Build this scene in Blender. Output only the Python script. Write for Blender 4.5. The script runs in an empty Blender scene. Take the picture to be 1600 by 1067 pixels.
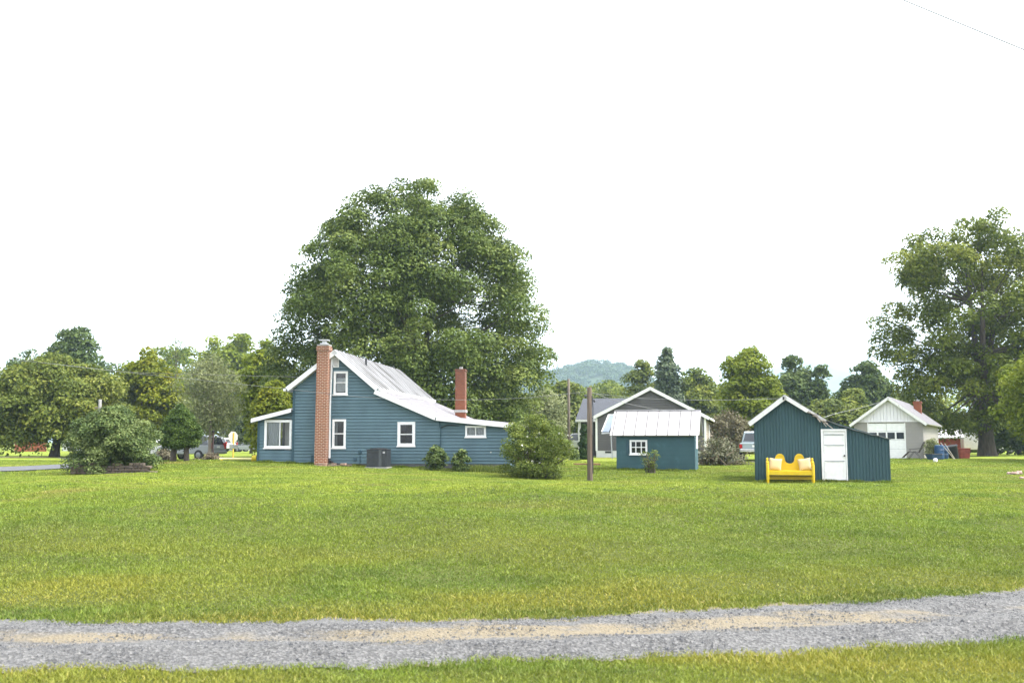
import bpy, bmesh, math, random
import numpy as np
from mathutils import Vector
R = math.radians
random.seed(7)

# ------------------------------------------------------------------ camera, world, sun, exposure
SC = bpy.context.scene
COL = SC.collection
EYE, PITCH, FPX, CX, CY = 1.70, R(5.75), 1600*35/36, 800.0, 533.5
cam_d = bpy.data.cameras.new('camera')
cam = bpy.data.objects.new('camera', cam_d); COL.objects.link(cam)
cam.location = (0, 0, EYE); cam.rotation_euler = (R(90)+PITCH, 0, 0)
cam_d.lens = 35; cam_d.sensor_width = 36; cam_d.clip_start = .1; cam_d.clip_end = 20000
cam_d.dof.use_dof = True; cam_d.dof.focus_distance = 42; cam_d.dof.aperture_fstop = 2.8
SC.camera = cam
SUN_EL, SUN_AZ = 60, 95            # azimuth measured from +Y (view direction) towards +X (right)
wd = bpy.data.worlds.new("World"); SC.world = wd; wd.use_nodes = True
wn = wd.node_tree.nodes; wl = wd.node_tree.links
bg = wn['Background']; sky = wn.new('ShaderNodeTexSky'); sky.sky_type = 'NISHITA'; sky.sun_disc = False
sky.sun_elevation = R(SUN_EL); sky.sun_rotation = R(SUN_AZ)
sky.air_density = 1.0; sky.dust_density = 2.0; sky.ozone_density = 1.0
hs = wn.new('ShaderNodeHueSaturation'); hs.inputs['Saturation'].default_value = .16
wl.new(sky.outputs[0], hs.inputs['Color'])
wl.new(hs.outputs[0], bg.inputs['Color']); bg.inputs['Strength'].default_value = .13
sun_d = bpy.data.lights.new('sun', 'SUN'); sun_d.energy = 1.45; sun_d.angle = R(11); sun_d.color = (1, .95, .87)
sun = bpy.data.objects.new('sun', sun_d); COL.objects.link(sun)
sd = Vector((math.sin(R(SUN_AZ))*math.cos(R(SUN_EL)), math.cos(R(SUN_AZ))*math.cos(R(SUN_EL)), math.sin(R(SUN_EL))))
sun.rotation_euler = sd.to_track_quat('Z', 'Y').to_euler(); sun.location = (40, 20, 60)
SC.view_settings.view_transform = 'Standard'; SC.view_settings.look = 'None'
SC.view_settings.exposure = 2.47; SC.view_settings.gamma = 1.0
SC.cycles.max_bounces = 6; SC.cycles.diffuse_bounces = 3; SC.cycles.transparent_max_bounces = 12
SC.cycles.volume_bounces = 1

# ------------------------------------------------------------------ measuring helpers
def ray(px, py):
    u = (px-CX)/FPX; v = (CY-py)/FPX
    return u, math.cos(PITCH)-v*math.sin(PITCH), math.sin(PITCH)+v*math.cos(PITCH)
def at(px, py, Y):
    a, b, c = ray(px, py); s = Y/b
    return Vector((a*s, Y, EYE+c*s))
class Fac:                                            # an upright facade plane: pixel -> local (x, z)
    def __init__(s, px, py, Y, rot):
        s.o = at(px, py, Y); s.rot = rot
        s.dx = Vector((math.cos(rot), math.sin(rot), 0)); s.n = Vector((-math.sin(rot), math.cos(rot), 0))
    def __call__(s, px, py, d=0.0):                   # d: metres behind the plane
        r = Vector(ray(px, py)); e = Vector((0, 0, EYE))
        t = ((s.o+s.n*d-e).dot(s.n))/r.dot(s.n)
        p = e+r*t-s.o
        return p.dot(s.dx), p.z

# ------------------------------------------------------------------ materials
MATS = {}
def nt(name):
    m = bpy.data.materials.new(name); m.use_nodes = True
    return m, m.node_tree.nodes, m.node_tree.links
def ramp(nd, cols):
    r = nd.new('ShaderNodeValToRGB'); el = r.color_ramp.elements
    while len(el) < len(cols): el.new(.5)
    for e, (p, c) in zip(el, cols): e.position = p; e.color = (*c, 1)
    return r
def M(name, col, rough=.75, var=.18, scale=3.0, bump=0.0, bscale=40, metal=0, spec=.35, streak=None, dirt=None):
    if name in MATS: return MATS[name]
    m, nd, ln = nt(name); b = nd['Principled BSDF']
    tc = nd.new('ShaderNodeTexCoord'); mp = nd.new('ShaderNodeMapping')
    if streak: mp.inputs['Scale'].default_value = streak
    ln.new(tc.outputs['Object'], mp.inputs[0])
    n = nd.new('ShaderNodeTexNoise'); n.inputs['Scale'].default_value = scale; n.inputs['Detail'].default_value = 6
    ln.new(mp.outputs[0], n.inputs['Vector'])
    lo = tuple(c*(1-var) for c in col); hi = tuple(min(1, c*(1+var)) for c in col)
    r = ramp(nd, [(.3, lo), (.7, hi)]); ln.new(n.outputs['Fac'], r.inputs[0]); out = r.outputs[0]
    if dirt:
        n2 = nd.new('ShaderNodeTexNoise'); n2.inputs['Scale'].default_value = dirt[1]; n2.inputs['Detail'].default_value = 8
        mp2 = nd.new('ShaderNodeMapping'); mp2.inputs['Scale'].default_value = dirt[3] if len(dirt) > 3 else (1, 1, 1)
        ln.new(tc.outputs['Object'], mp2.inputs[0]); ln.new(mp2.outputs[0], n2.inputs['Vector'])
        r2 = ramp(nd, [(dirt[2], (0, 0, 0)), (dirt[2]+.15, (1, 1, 1))]); ln.new(n2.outputs['Fac'], r2.inputs[0])
        mx = nd.new('ShaderNodeMix'); mx.data_type = 'RGBA'
        ln.new(r2.outputs[0], mx.inputs['Factor']); ln.new(out, mx.inputs[6]); mx.inputs[7].default_value = (*dirt[0], 1)
        out = mx.outputs[2]
    ln.new(out, b.inputs['Base Color'])
    b.inputs['Roughness'].default_value = rough; b.inputs['Metallic'].default_value = metal
    b.inputs['Specular IOR Level'].default_value = spec
    if bump:
        nb = nd.new('ShaderNodeTexNoise'); nb.inputs['Scale'].default_value = bscale; nb.inputs['Detail'].default_value = 5
        ln.new(mp.outputs[0], nb.inputs['Vector'])
        bp = nd.new('ShaderNodeBump'); bp.inputs['Strength'].default_value = bump; bp.inputs['Distance'].default_value = .02
        ln.new(nb.outputs['Fac'], bp.inputs['Height']); ln.new(bp.outputs[0], b.inputs['Normal'])
    MATS[name] = m; return m
def brick_mat(name, c1, c2, mortar, bw=.21, bh=.075, ms=.012, soot=None, bump=.6, sq=False):
    m, nd, ln = nt(name); b = nd['Principled BSDF']
    tc = nd.new('ShaderNodeTexCoord'); sp = nd.new('ShaderNodeSeparateXYZ'); ln.new(tc.outputs['Object'], sp.inputs[0])
    ad = nd.new('ShaderNodeMath'); ad.operation = 'ADD'; ln.new(sp.outputs[0], ad.inputs[0]); ln.new(sp.outputs[1], ad.inputs[1])
    cb = nd.new('ShaderNodeCombineXYZ'); ln.new(ad.outputs[0], cb.inputs[0]); ln.new(sp.outputs[2], cb.inputs[1])
    bt = nd.new('ShaderNodeTexBrick'); ln.new(cb.outputs[0], bt.inputs['Vector'])
    bt.inputs['Scale'].default_value = 1; bt.inputs['Brick Width'].default_value = bw; bt.inputs['Row Height'].default_value = bh
    bt.inputs['Mortar Size'].default_value = ms; bt.inputs['Mortar Smooth'].default_value = .2
    bt.inputs['Color1'].default_value = (*c1, 1); bt.inputs['Color2'].default_value = (*c2, 1); bt.inputs['Mortar'].default_value = (*mortar, 1)
    out = bt.outputs['Color']
    if soot:
        z0, z1, colr = soot
        mr = nd.new('ShaderNodeMapRange'); mr.inputs[1].default_value = z0; mr.inputs[2].default_value = z1; ln.new(sp.outputs[2], mr.inputs[0])
        no = nd.new('ShaderNodeTexNoise'); no.inputs['Scale'].default_value = 5; ln.new(tc.outputs['Object'], no.inputs['Vector'])
        mu = nd.new('ShaderNodeMath'); mu.operation = 'MULTIPLY'; ln.new(mr.outputs[0], mu.inputs[0]); ln.new(no.outputs['Fac'], mu.inputs[1])
        mx = nd.new('ShaderNodeMix'); mx.data_type = 'RGBA'; ln.new(mu.outputs[0], mx.inputs['Factor']); ln.new(out, mx.inputs[6]); mx.inputs[7].default_value = (*colr, 1)
        out = mx.outputs[2]
    ln.new(out, b.inputs['Base Color']); b.inputs['Roughness'].default_value = .9
    bp = nd.new('ShaderNodeBump'); bp.inputs['Strength'].default_value = bump; bp.inputs['Distance'].default_value = .01; bp.invert = True
    ln.new(bt.outputs['Fac'], bp.inputs['Height']); ln.new(bp.outputs[0], b.inputs['Normal'])
    return m
def glass_mat(name, tint=(.9, .93, .95)):
    m, nd, ln = nt(name); nd.remove(nd['Principled BSDF'])
    t = nd.new('ShaderNodeBsdfTransparent'); t.inputs[0].default_value = (*tint, 1)
    g = nd.new('ShaderNodeBsdfGlossy'); g.inputs['Roughness'].default_value = .02
    fr = nd.new('ShaderNodeFresnel'); fr.inputs[0].default_value = 1.5
    mx = nd.new('ShaderNodeMixShader'); ln.new(fr.outputs[0], mx.inputs[0]); ln.new(t.outputs[0], mx.inputs[1]); ln.new(g.outputs[0], mx.inputs[2])
    ln.new(mx.outputs[0], nd['Material Output'].inputs[0]); return m
def leaf_mat(name, dark, mid, light, trans=.35, patch=None):
    m, nd, ln = nt(name); b = nd['Principled BSDF']
    a = nd.new('ShaderNodeAttribute'); a.attribute_name = 'var'
    r = ramp(nd, [(.05, dark), (.5, mid), (.95, light)]); ln.new(a.outputs['Fac'], r.inputs[0]); out = r.outputs[0]
    if patch:
        tc = nd.new('ShaderNodeTexCoord'); n = nd.new('ShaderNodeTexNoise'); n.inputs['Scale'].default_value = patch[1]; n.inputs['Detail'].default_value = 3
        ln.new(tc.outputs['Object'], n.inputs['Vector'])
        r2 = ramp(nd, [(patch[2], (0, 0, 0)), (patch[2]+.12, (1, 1, 1))]); ln.new(n.outputs['Fac'], r2.inputs[0])
        mx = nd.new('ShaderNodeMix'); mx.data_type = 'RGBA'; ln.new(r2.outputs[0], mx.inputs['Factor']); ln.new(out, mx.inputs[6]); mx.inputs[7].default_value = (*patch[0], 1)
        out = mx.outputs[2]
    ln.new(out, b.inputs['Base Color']); b.inputs['Roughness'].default_value = .6; b.inputs['Specular IOR Level'].default_value = .15
    t = nd.new('ShaderNodeBsdfTranslucent'); ln.new(out, t.inputs[0])
    mx = nd.new('ShaderNodeMixShader'); mx.inputs[0].default_value = trans
    ln.new(b.outputs[0], mx.inputs[1]); ln.new(t.outputs[0], mx.inputs[2]); ln.new(mx.outputs[0], nd['Material Output'].inputs[0])
    return m

# ------------------------------------------------------------------ mesh helpers
def tag(o, label=None, cat=None, group=None, kind=None):
    if label: o['label'] = label
    if cat: o['category'] = cat
    if group: o['group'] = group
    if kind: o['kind'] = kind
    return o
def empty(name, loc, rz=0, label=None, cat=None, group=None):
    o = bpy.data.objects.new(name, None); COL.objects.link(o); o.location = loc; o.rotation_euler.z = rz
    o.empty_display_size = .2
    return tag(o, label, cat, group)
def raw(name, me, mat, parent=None):
    o = bpy.data.objects.new(name, me); COL.objects.link(o)
    if mat is not None: me.materials.append(mat)
    if parent is not None: o.parent = parent
    return o
class MB:
    def __init__(s): s.v = []; s.f = []
    def poly(s, pts):
        k = len(s.v); s.v += [tuple(p) for p in pts]; s.f.append(tuple(range(k, k+len(pts)))); return s
    def hexa(s, p):                                   # 8 points: bottom 4 (ccw), top 4
        k = len(s.v); s.v += [tuple(q) for q in p]
        for f in ((3, 2, 1, 0), (4, 5, 6, 7), (0, 1, 5, 4), (1, 2, 6, 5), (2, 3, 7, 6), (3, 0, 4, 7)): s.f.append(tuple(k+i for i in f))
        return s
    def box(s, x0, x1, y0, y1, z0, z1):
        return s.hexa([(x0, y0, z0), (x1, y0, z0), (x1, y1, z0), (x0, y1, z0), (x0, y0, z1), (x1, y0, z1), (x1, y1, z1), (x0, y1, z1)])
    def prism(s, prof, y0, y1, w=None):               # profile in (x,z) extruded along y
        k = len(s.v); n = len(prof)
        s.v += [(x, y0, z) for x, z in prof]+[(x, y1, z) for x, z in prof]
        s.f.append(tuple(range(k, k+n))); s.f.append(tuple(range(k+2*n-1, k+n-1, -1)))
        for i in range(n):
            j = (i+1) % n; s.f.append((k+j, k+i, k+n+i, k+n+j))
        return s
    def tube(s, pts, rad, n=8, cap=True):
        pts = [Vector(p) for p in pts]
        if not hasattr(rad, '__len__'): rad = [rad]*len(pts)
        k = len(s.v); u = None
        for i, p in enumerate(pts):
            d = (pts[min(i+1, len(pts)-1)]-pts[max(i-1, 0)]).normalized()
            if u is None: u = d.orthogonal().normalized()
            u = (u-d*u.dot(d)).normalized(); w = d.cross(u)
            for j in range(n):
                a = 2*math.pi*j/n; s.v.append(tuple(p+(u*math.cos(a)+w*math.sin(a))*rad[i]))
        for i in range(len(pts)-1):
            for j in range(n):
                a = k+i*n+j; b = k+i*n+(j+1) % n; s.f.append((a, b, b+n, a+n))
        if cap:
            s.f.append(tuple(k+j for j in reversed(range(n)))); s.f.append(tuple(k+(len(pts)-1)*n+j for j in range(n)))
        return s
    def bar(s, a, b, w, h=None):                      # square bar between two points
        h = h or w; a = Vector(a); b = Vector(b); d = (b-a).normalized()
        u = Vector((0, 0, 1)).cross(d)
        u = Vector((1, 0, 0)) if u.length < 1e-4 else u.normalized()
        v = d.cross(u); u = u*w/2; v = v*h/2
        return s.hexa([a-u-v, a+u-v, a+u+v, a-u+v, b-u-v, b+u-v, b+u+v, b-u+v])
    def lathe(s, prof, c=(0, 0, 0), n=14, axis='z'):
        k = len(s.v)
        for r, h in prof:
            for j in range(n):
                a = 2*math.pi*j/n; p = (r*math.cos(a), r*math.sin(a), h)
                if axis == 'y': p = (p[0], p[2], p[1])
                if axis == 'x': p = (p[2], p[0], p[1])
                s.v.append((p[0]+c[0], p[1]+c[1], p[2]+c[2]))
        for i in range(len(prof)-1):
            for j in range(n):
                a = k+i*n+j; b = k+i*n+(j+1) % n; s.f.append((a, b, b+n, a+n))
        s.f.append(tuple(k+j for j in reversed(range(n)))); s.f.append(tuple(k+(len(prof)-1)*n+j for j in range(n)))
        return s
    def build(s, name, mat, parent=None, smooth=False, bevel=0, fix=True):
        me = bpy.data.meshes.new(name); me.from_pydata(s.v, [], s.f); me.update()
        if fix:
            bm = bmesh.new(); bm.from_mesh(me); bmesh.ops.recalc_face_normals(bm, faces=bm.faces); bm.to_mesh(me); bm.free()
        if smooth:
            me.polygons.foreach_set('use_smooth', [True]*len(me.polygons))
            try: me.set_sharp_from_angle(angle=R(40))
            except Exception: pass
        o = raw(name, me, mat, parent)
        if bevel:
            b = o.modifiers.new('bevel', 'BEVEL'); b.width = bevel; b.segments = 2; b.limit_method = 'ANGLE'; b.angle_limit = R(30)
        return o
def npmesh(name, verts, nface, fsize, mat, parent=None, attr=None, smooth=False):
    me = bpy.data.meshes.new(name); nv = len(verts)
    me.vertices.add(nv); me.vertices.foreach_set('co', verts.astype(np.float32).ravel())
    me.loops.add(nface*fsize); me.loops.foreach_set('vertex_index', np.arange(nface*fsize, dtype=np.int32))
    me.polygons.add(nface); me.polygons.foreach_set('loop_start', np.arange(0, nface*fsize, fsize, dtype=np.int32))
    try: me.polygons.foreach_set('loop_total', np.full(nface, fsize, dtype=np.int32))
    except Exception: pass
    if attr is not None:
        a = me.attributes.new('var', 'FLOAT', 'POINT'); a.data.foreach_set('value', attr.astype(np.float32))
    me.update(calc_edges=True); me.validate()
    return raw(name, me, mat, parent)

# ------------------------------------------------------------------ terrain
CP = [(-8, 8, 0), (0, 8, 0), (8, 9.5, 0), (-16, 9, 0), (15, 12, 0), (0, 2, 0), (-12, 0, 0), (12, 0, 0), (0, -12, 0), (-30, 0, 0), (30, 0, 0), (0, 10.3, .02), (-6, 10.4, .02), (6, 12.3, .03),
      (-5, 13.5, .30), (2, 13.5, .30), (8, 15.5, .24), (-10, 18, .66), (-2, 18, .76), (5, 19.5, .68), (11, 24, .56), (15, 22, .34), (20, 22, .14), (-20, 20, .46), (28, 27, .05), (0, 26, .58), (-13, 28, .60), (9, 31, .36), (14, 31, .28), (18.5, 33, .02), (-28, 30, .42)]
for q in [(1285, 753.5, 37.6), (1180, 754, 38), (1391, 756, 37), (1235, 755.5, 37), (1330, 755.5, 37), (922, 751, 41), (1020, 735, 46), (400, 722, 46.5), (520, 727, 46), (650, 732, 45.3), (790, 738, 44.5), (170, 740, 40), (60, 742.5, 41), (40, 729, 49),
          (0, 716, 66), (280, 719, 48), (372, 720, 62), (930, 715, 71), (1165, 721, 62), (1120, 727, 56), (1450, 717, 61), (1360, 716, 63), (1515, 714, 77), (1600, 712, 74), (1590, 742, 46),
          (1450, 742, 46), (30, 705, 108), (350, 706, 138), (395, 706, 148), (310, 718, 76), (900, 706, 95), (1540, 710, 96), (1110, 715, 72)]:
    CP.append(tuple(at(*q)))
for a in range(0, 360, 30): CP.append((260*math.cos(R(a)), 60+260*math.sin(R(a)), .1))
CP = np.array(CP)
def _ker(ax, ay): return np.sqrt((ax[:, None]-CP[None, :, 0])**2+(ay[:, None]-CP[None, :, 1])**2+2.0)
_K = np.hstack([_ker(CP[:, 0], CP[:, 1]), np.ones((len(CP), 1))]); _K = np.vstack([_K, np.append(np.ones(len(CP)), 0)])
_wt = np.linalg.solve(_K, np.append(CP[:, 2], 0))
def drive_edges(x):
    x = np.asarray(x, float); p = np.log1p(np.exp(np.clip(x*1.2, -30, 30)))/1.2
    nn = np.log1p(np.exp(np.clip(-x*1.2, -30, 30)))/1.2
    return 7.80-.06*nn+.2*p, 9.66+.01*nn+.34*p
def gh(x, y):
    x = np.atleast_1d(np.asarray(x, float)); y = np.atleast_1d(np.asarray(y, float))
    z = np.empty(len(x))
    for i in range(0, len(x), 60000):
        s = slice(i, i+60000); z[s] = _ker(x[s], y[s])@_wt[:-1]+_wt[-1]
    d = np.hypot(x, y-60); k = np.clip((d-180)/80, 0, 1); z = z*(1-k)
    b = .08*np.sin(x*.9+1.7*np.sin(y*.37))*np.sin(y*.71+.6)+.02*np.sin(x*2.3+y*1.1)+.015*np.sin(x*1.3-y*2.9+2)
    lawn = np.clip((y-10.4)/3, 0, 1)*np.clip((36-y)/8, 0, 1)
    n, f = drive_edges(np.clip(x, -40, 40)); lawn = np.clip((y-f-.2)/3, 0, 1)*np.clip((36-y)/10, .12, 1)
    ondrive = np.clip((f+1-y)/1.0, 0, 1)
    z = z*(1-ondrive)
    return z+b*lawn
def g1(x, y): return float(gh([x], [y])[0])

def grass_color(nd, ln, vec):
    """lime lawn with greener, yellower and straw-coloured patches"""
    def noise(sc, det, st=(1, 1, 1)):
        mp = nd.new('ShaderNodeMapping'); mp.inputs['Scale'].default_value = st; ln.new(vec, mp.inputs[0])
        n = nd.new('ShaderNodeTexNoise'); n.inputs['Scale'].default_value = sc; n.inputs['Detail'].default_value = det; ln.new(mp.outputs[0], n.inputs['Vector']); return n.outputs['Fac']
    def mix(f, a, b):
        mx = nd.new('ShaderNodeMix'); mx.data_type = 'RGBA'; ln.new(f, mx.inputs['Factor'])
        for i, c in ((6, a), (7, b)):
            if isinstance(c, tuple): mx.inputs[i].default_value = (*c, 1)
            else: ln.new(c, mx.inputs[i])
        return mx.outputs[2]
    def rp(f, a, b):
        r = ramp(nd, [(a, (0, 0, 0)), (b, (1, 1, 1))]); ln.new(f, r.inputs[0]); return r.outputs[0]
    c = mix(rp(noise(.16, 4, (1, 1.5, 1)), .40, .60), (.180, .240, .026), (.255, .305, .037))
    c = mix(rp(noise(.9, 6, (.6, 1.5, 1)), .46, .66), c, (.138, .205, .026))
    c = mix(rp(noise(4.5, 6, (.7, 1.3, 1)), .56, .70), c, (.062, .095, .022))
    c = mix(rp(noise(15, 4, (.8, 1.2, 1)), .60, .72), c, (.045, .07, .018))
    c = mix(rp(noise(.55, 7, (.45, 1.7, 1)), .55, .70), c, (.225, .21, .05))
    # face of the bank coloured darker green in place of its shading
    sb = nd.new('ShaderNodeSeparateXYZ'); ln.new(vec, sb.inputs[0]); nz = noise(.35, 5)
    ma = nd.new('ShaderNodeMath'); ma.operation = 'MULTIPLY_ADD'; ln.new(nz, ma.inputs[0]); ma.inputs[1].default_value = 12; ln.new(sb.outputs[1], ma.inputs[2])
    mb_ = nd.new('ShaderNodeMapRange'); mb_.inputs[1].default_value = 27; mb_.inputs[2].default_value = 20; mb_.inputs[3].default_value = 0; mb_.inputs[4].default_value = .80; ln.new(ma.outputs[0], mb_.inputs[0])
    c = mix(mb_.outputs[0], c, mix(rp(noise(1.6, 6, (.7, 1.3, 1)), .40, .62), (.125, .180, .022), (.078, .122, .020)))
    # yellower, drier grass on the low bank beside the drive
    sp = nd.new('ShaderNodeSeparateXYZ'); ln.new(vec, sp.inputs[0])
    mr = nd.new('ShaderNodeMapRange'); mr.inputs[1].default_value = 15.5; mr.inputs[2].default_value = 10.5; mr.inputs[3].default_value = 0; mr.inputs[4].default_value = 1; ln.new(sp.outputs[1], mr.inputs[0])
    mu = nd.new('ShaderNodeMath'); mu.operation = 'MULTIPLY'; ln.new(mr.outputs[0], mu.inputs[0]); ln.new(rp(noise(.6, 6, (.5, 1.2, 1)), .36, .62), mu.inputs[1])
    c = mix(mu.outputs[0], c, (.22, .22, .032))
    return c
GRASS_LO = GRASS_HI = None
def ground_mat():
    m, nd, ln = nt('lawn'); b = nd['Principled BSDF']; tc = nd.new('ShaderNodeNewGeometry')
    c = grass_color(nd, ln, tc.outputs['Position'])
    n = nd.new('ShaderNodeTexNoise'); n.inputs['Scale'].default_value = 14; n.inputs['Detail'].default_value = 8; ln.new(tc.outputs['Position'], n.inputs['Vector'])
    r0 = ramp(nd, [(.25, (.6, .6, .6)), (.75, (1.0, 1.0, 1.0))]); ln.new(n.outputs['Fac'], r0.inputs[0])
    sp = nd.new('ShaderNodeSeparateXYZ'); ln.new(tc.outputs['Position'], sp.inputs[0])
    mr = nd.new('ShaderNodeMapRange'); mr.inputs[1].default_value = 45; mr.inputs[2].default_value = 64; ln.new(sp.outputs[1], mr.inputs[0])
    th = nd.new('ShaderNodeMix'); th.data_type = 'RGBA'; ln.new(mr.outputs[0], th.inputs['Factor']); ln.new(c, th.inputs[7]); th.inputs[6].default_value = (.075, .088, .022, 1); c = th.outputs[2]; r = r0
    mx = nd.new('ShaderNodeMix'); mx.data_type = 'RGBA'; mx.blend_type = 'MULTIPLY'; mx.inputs['Factor'].default_value = 1
    ln.new(c, mx.inputs[6]); ln.new(r.outputs[0], mx.inputs[7]); ln.new(mx.outputs[2], b.inputs['Base Color'])
    b.inputs['Roughness'].default_value = 1; b.inputs['Specular IOR Level'].default_value = .1
    bp = nd.new('ShaderNodeBump'); bp.inputs['Strength'].default_value = .6; bp.inputs['Distance'].default_value = .05
    ln.new(n.outputs['Fac'], bp.inputs['Height']); ln.new(bp.outputs[0], b.inputs['Normal'])
    return m
def blade_mat():
    m, nd, ln = nt('grass_blade'); b = nd['Principled BSDF']; tc = nd.new('ShaderNodeNewGeometry')
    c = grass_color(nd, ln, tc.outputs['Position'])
    a = nd.new('ShaderNodeAttribute'); a.attribute_name = 'var'
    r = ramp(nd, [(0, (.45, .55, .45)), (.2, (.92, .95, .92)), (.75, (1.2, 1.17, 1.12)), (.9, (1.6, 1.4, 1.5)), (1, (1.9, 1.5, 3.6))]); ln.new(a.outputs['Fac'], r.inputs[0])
    mx = nd.new('ShaderNodeMix'); mx.data_type = 'RGBA'; mx.blend_type = 'MULTIPLY'; mx.inputs['Factor'].default_value = 1
    ln.new(c, mx.inputs[6]); ln.new(r.outputs[0], mx.inputs[7]); ln.new(mx.outputs[2], b.inputs['Base Color'])
    b.inputs['Roughness'].default_value = .6; b.inputs['Specular IOR Level'].default_value = .25
    t = nd.new('ShaderNodeBsdfTranslucent'); ln.new(mx.outputs[2], t.inputs[0])
    ms = nd.new('ShaderNodeMixShader'); ms.inputs[0].default_value = .25
    ln.new(b.outputs[0], ms.inputs[1]); ln.new(t.outputs[0], ms.inputs[2]); ln.new(ms.outputs[0], nd['Material Output'].inputs[0])
    return m
def axis(lo, hi, fine_lo, fine_hi, step, grow=1.25):
    a = list(np.arange(fine_lo, fine_hi+1e-6, step)); s = step
    while a[-1] < hi: s *= grow; a.append(a[-1]+s)
    s = step
    while a[0] > lo: s *= grow; a.insert(0, a[0]-s)
    return np.array(a)
def grid_sheet(name, X, Y, Z, mat):
    ny, nx = X.shape; me = bpy.data.meshes.new(name)
    v = np.stack([X, Y, Z], -1).reshape(-1, 3)
    i = np.arange(ny-1)[:, None]*nx+np.arange(nx-1)[None, :]
    f = np.stack([i, i+1, i+nx+1, i+nx], -1).reshape(-1, 4)
    me.vertices.add(len(v)); me.vertices.foreach_set('co', v.astype(np.float32).ravel())
    me.loops.add(len(f)*4); me.loops.foreach_set('vertex_index', f.astype(np.int32).ravel())
    me.polygons.add(len(f)); me.polygons.foreach_set('loop_start', np.arange(0, len(f)*4, 4, dtype=np.int32))
    me.polygons.foreach_set('use_smooth', np.ones(len(f), bool))
    me.update(calc_edges=True); me.validate(); return raw(name, me, mat)
ax = axis(-6000, 6000, -32, 40, .35); ay = axis(-400, 9000, 4, 66, .35)
XX, YY = np.meshgrid(ax, ay); ZZ = gh(XX.ravel(), YY.ravel()).reshape(XX.shape)
tag(grid_sheet('ground', XX, YY, ZZ, ground_mat()), kind='structure')

# gravel drive
def drive_mat():
    m, nd, ln = nt('gravel'); b = nd['Principled BSDF']; tc = nd.new('ShaderNodeNewGeometry')
    def noise(sc, det, st=(1, 1, 1)):
        mp = nd.new('ShaderNodeMapping'); mp.inputs['Scale'].default_value = st; ln.new(tc.outputs['Position'], mp.inputs[0])
        n = nd.new('ShaderNodeTexNoise'); n.inputs['Scale'].default_value = sc; n.inputs['Detail'].default_value = det; ln.new(mp.outputs[0], n.inputs['Vector']); return n.outputs['Fac']
    vo = nd.new('ShaderNodeTexVoronoi'); vo.inputs['Scale'].default_value = 42; ln.new(tc.outputs['Position'], vo.inputs['Vector'])
    sx = nd.new('ShaderNodeSeparateColor'); ln.new(vo.outputs['Color'], sx.inputs[0])
    r = ramp(nd, [(0, (.044, .0435, .043)), (.6, (.086, .085, .085)), (1, (.143, .140, .137))]); ln.new(sx.outputs[0], r.inputs[0])
    at_ = nd.new('ShaderNodeAttribute'); at_.attribute_name = 'var'       # 1 on the crown between the wheel tracks, worn edge too
    ad = nd.new('ShaderNodeMath'); ad.operation = 'MULTIPLY'; ln.new(at_.outputs['Fac'], ad.inputs[0]); ln.new(noise(3.0, 10, (.4, 1.5, 1)), ad.inputs[1])
    r2 = ramp(nd, [(.43, (0, 0, 0)), (.66, (.9, .9, .9))]); ln.new(ad.outputs[0], r2.inputs[0])
    mx = nd.new('ShaderNodeMix'); mx.data_type = 'RGBA'; ln.new(r2.outputs[0], mx.inputs['Factor']); ln.new(r.outputs[0], mx.inputs[6])
    r3 = ramp(nd, [(.3, (.125, .102, .066)), (.7, (.195, .160, .100))]); ln.new(noise(30, 6), r3.inputs[0]); ln.new(r3.outputs[0], mx.inputs[7])
    ln.new(mx.outputs[2], b.inputs['Base Color']); b.inputs['Roughness'].default_value = .95
    bp = nd.new('ShaderNodeBump'); bp.inputs['Strength'].default_value = .8; bp.inputs['Distance'].default_value = .02
    ln.new(vo.outputs['Distance'], bp.inputs['Height']); ln.new(bp.outputs[0], b.inputs['Normal'])
    return m
xs = np.arange(-26, 24, .04); n_, f_ = drive_edges(xs)
wob = lambda x, k: .06*np.sin(x*1.7+k)+.05*np.sin(x*4.1+2*k)+.035*np.sin(x*9.7+k*3)+.02*np.sin(x*23+k)+.022*np.sin(x*39+2*k+np.sin(x*7))+.015*np.sin(x*61+k)
n_ = n_+wob(xs, 1.0); f_ = f_+wob(xs, 4.2)*1.3
tt = np.linspace(0, 1, 25)
DX = np.repeat(xs[None, :], len(tt), 0); DY = n_[None, :]+(f_-n_)[None, :]*tt[:, None]
DZ = gh(DX.ravel(), DY.ravel()).reshape(DX.shape)+.007+.012*(1+np.sin(DX*3+DY*5)*np.sin(DX*1.1))*np.sin(tt*np.pi)[:, None]+(.03*np.sin(tt*2*np.pi*2-1.57)+.03)[:, None]*np.sin(tt*np.pi)[:, None]
drv = tag(grid_sheet('driveway', DX, DY, DZ, drive_mat()), kind='structure')
va = np.repeat((np.exp(-((tt-.52)/.20)**2)*1.0+np.exp(-((tt-1)/.10)**2)*.95+np.exp(-(tt/.05)**2)*.8+.3)[:, None], len(xs), 1)
va = (va*(1+.22*np.sin(xs*.75+1)+.14*np.sin(xs*1.9+2))[None, :]).ravel()
a_ = drv.data.attributes.new('var', 'FLOAT', 'POINT'); a_.data.foreach_set('value', va.astype(np.float32))
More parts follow.
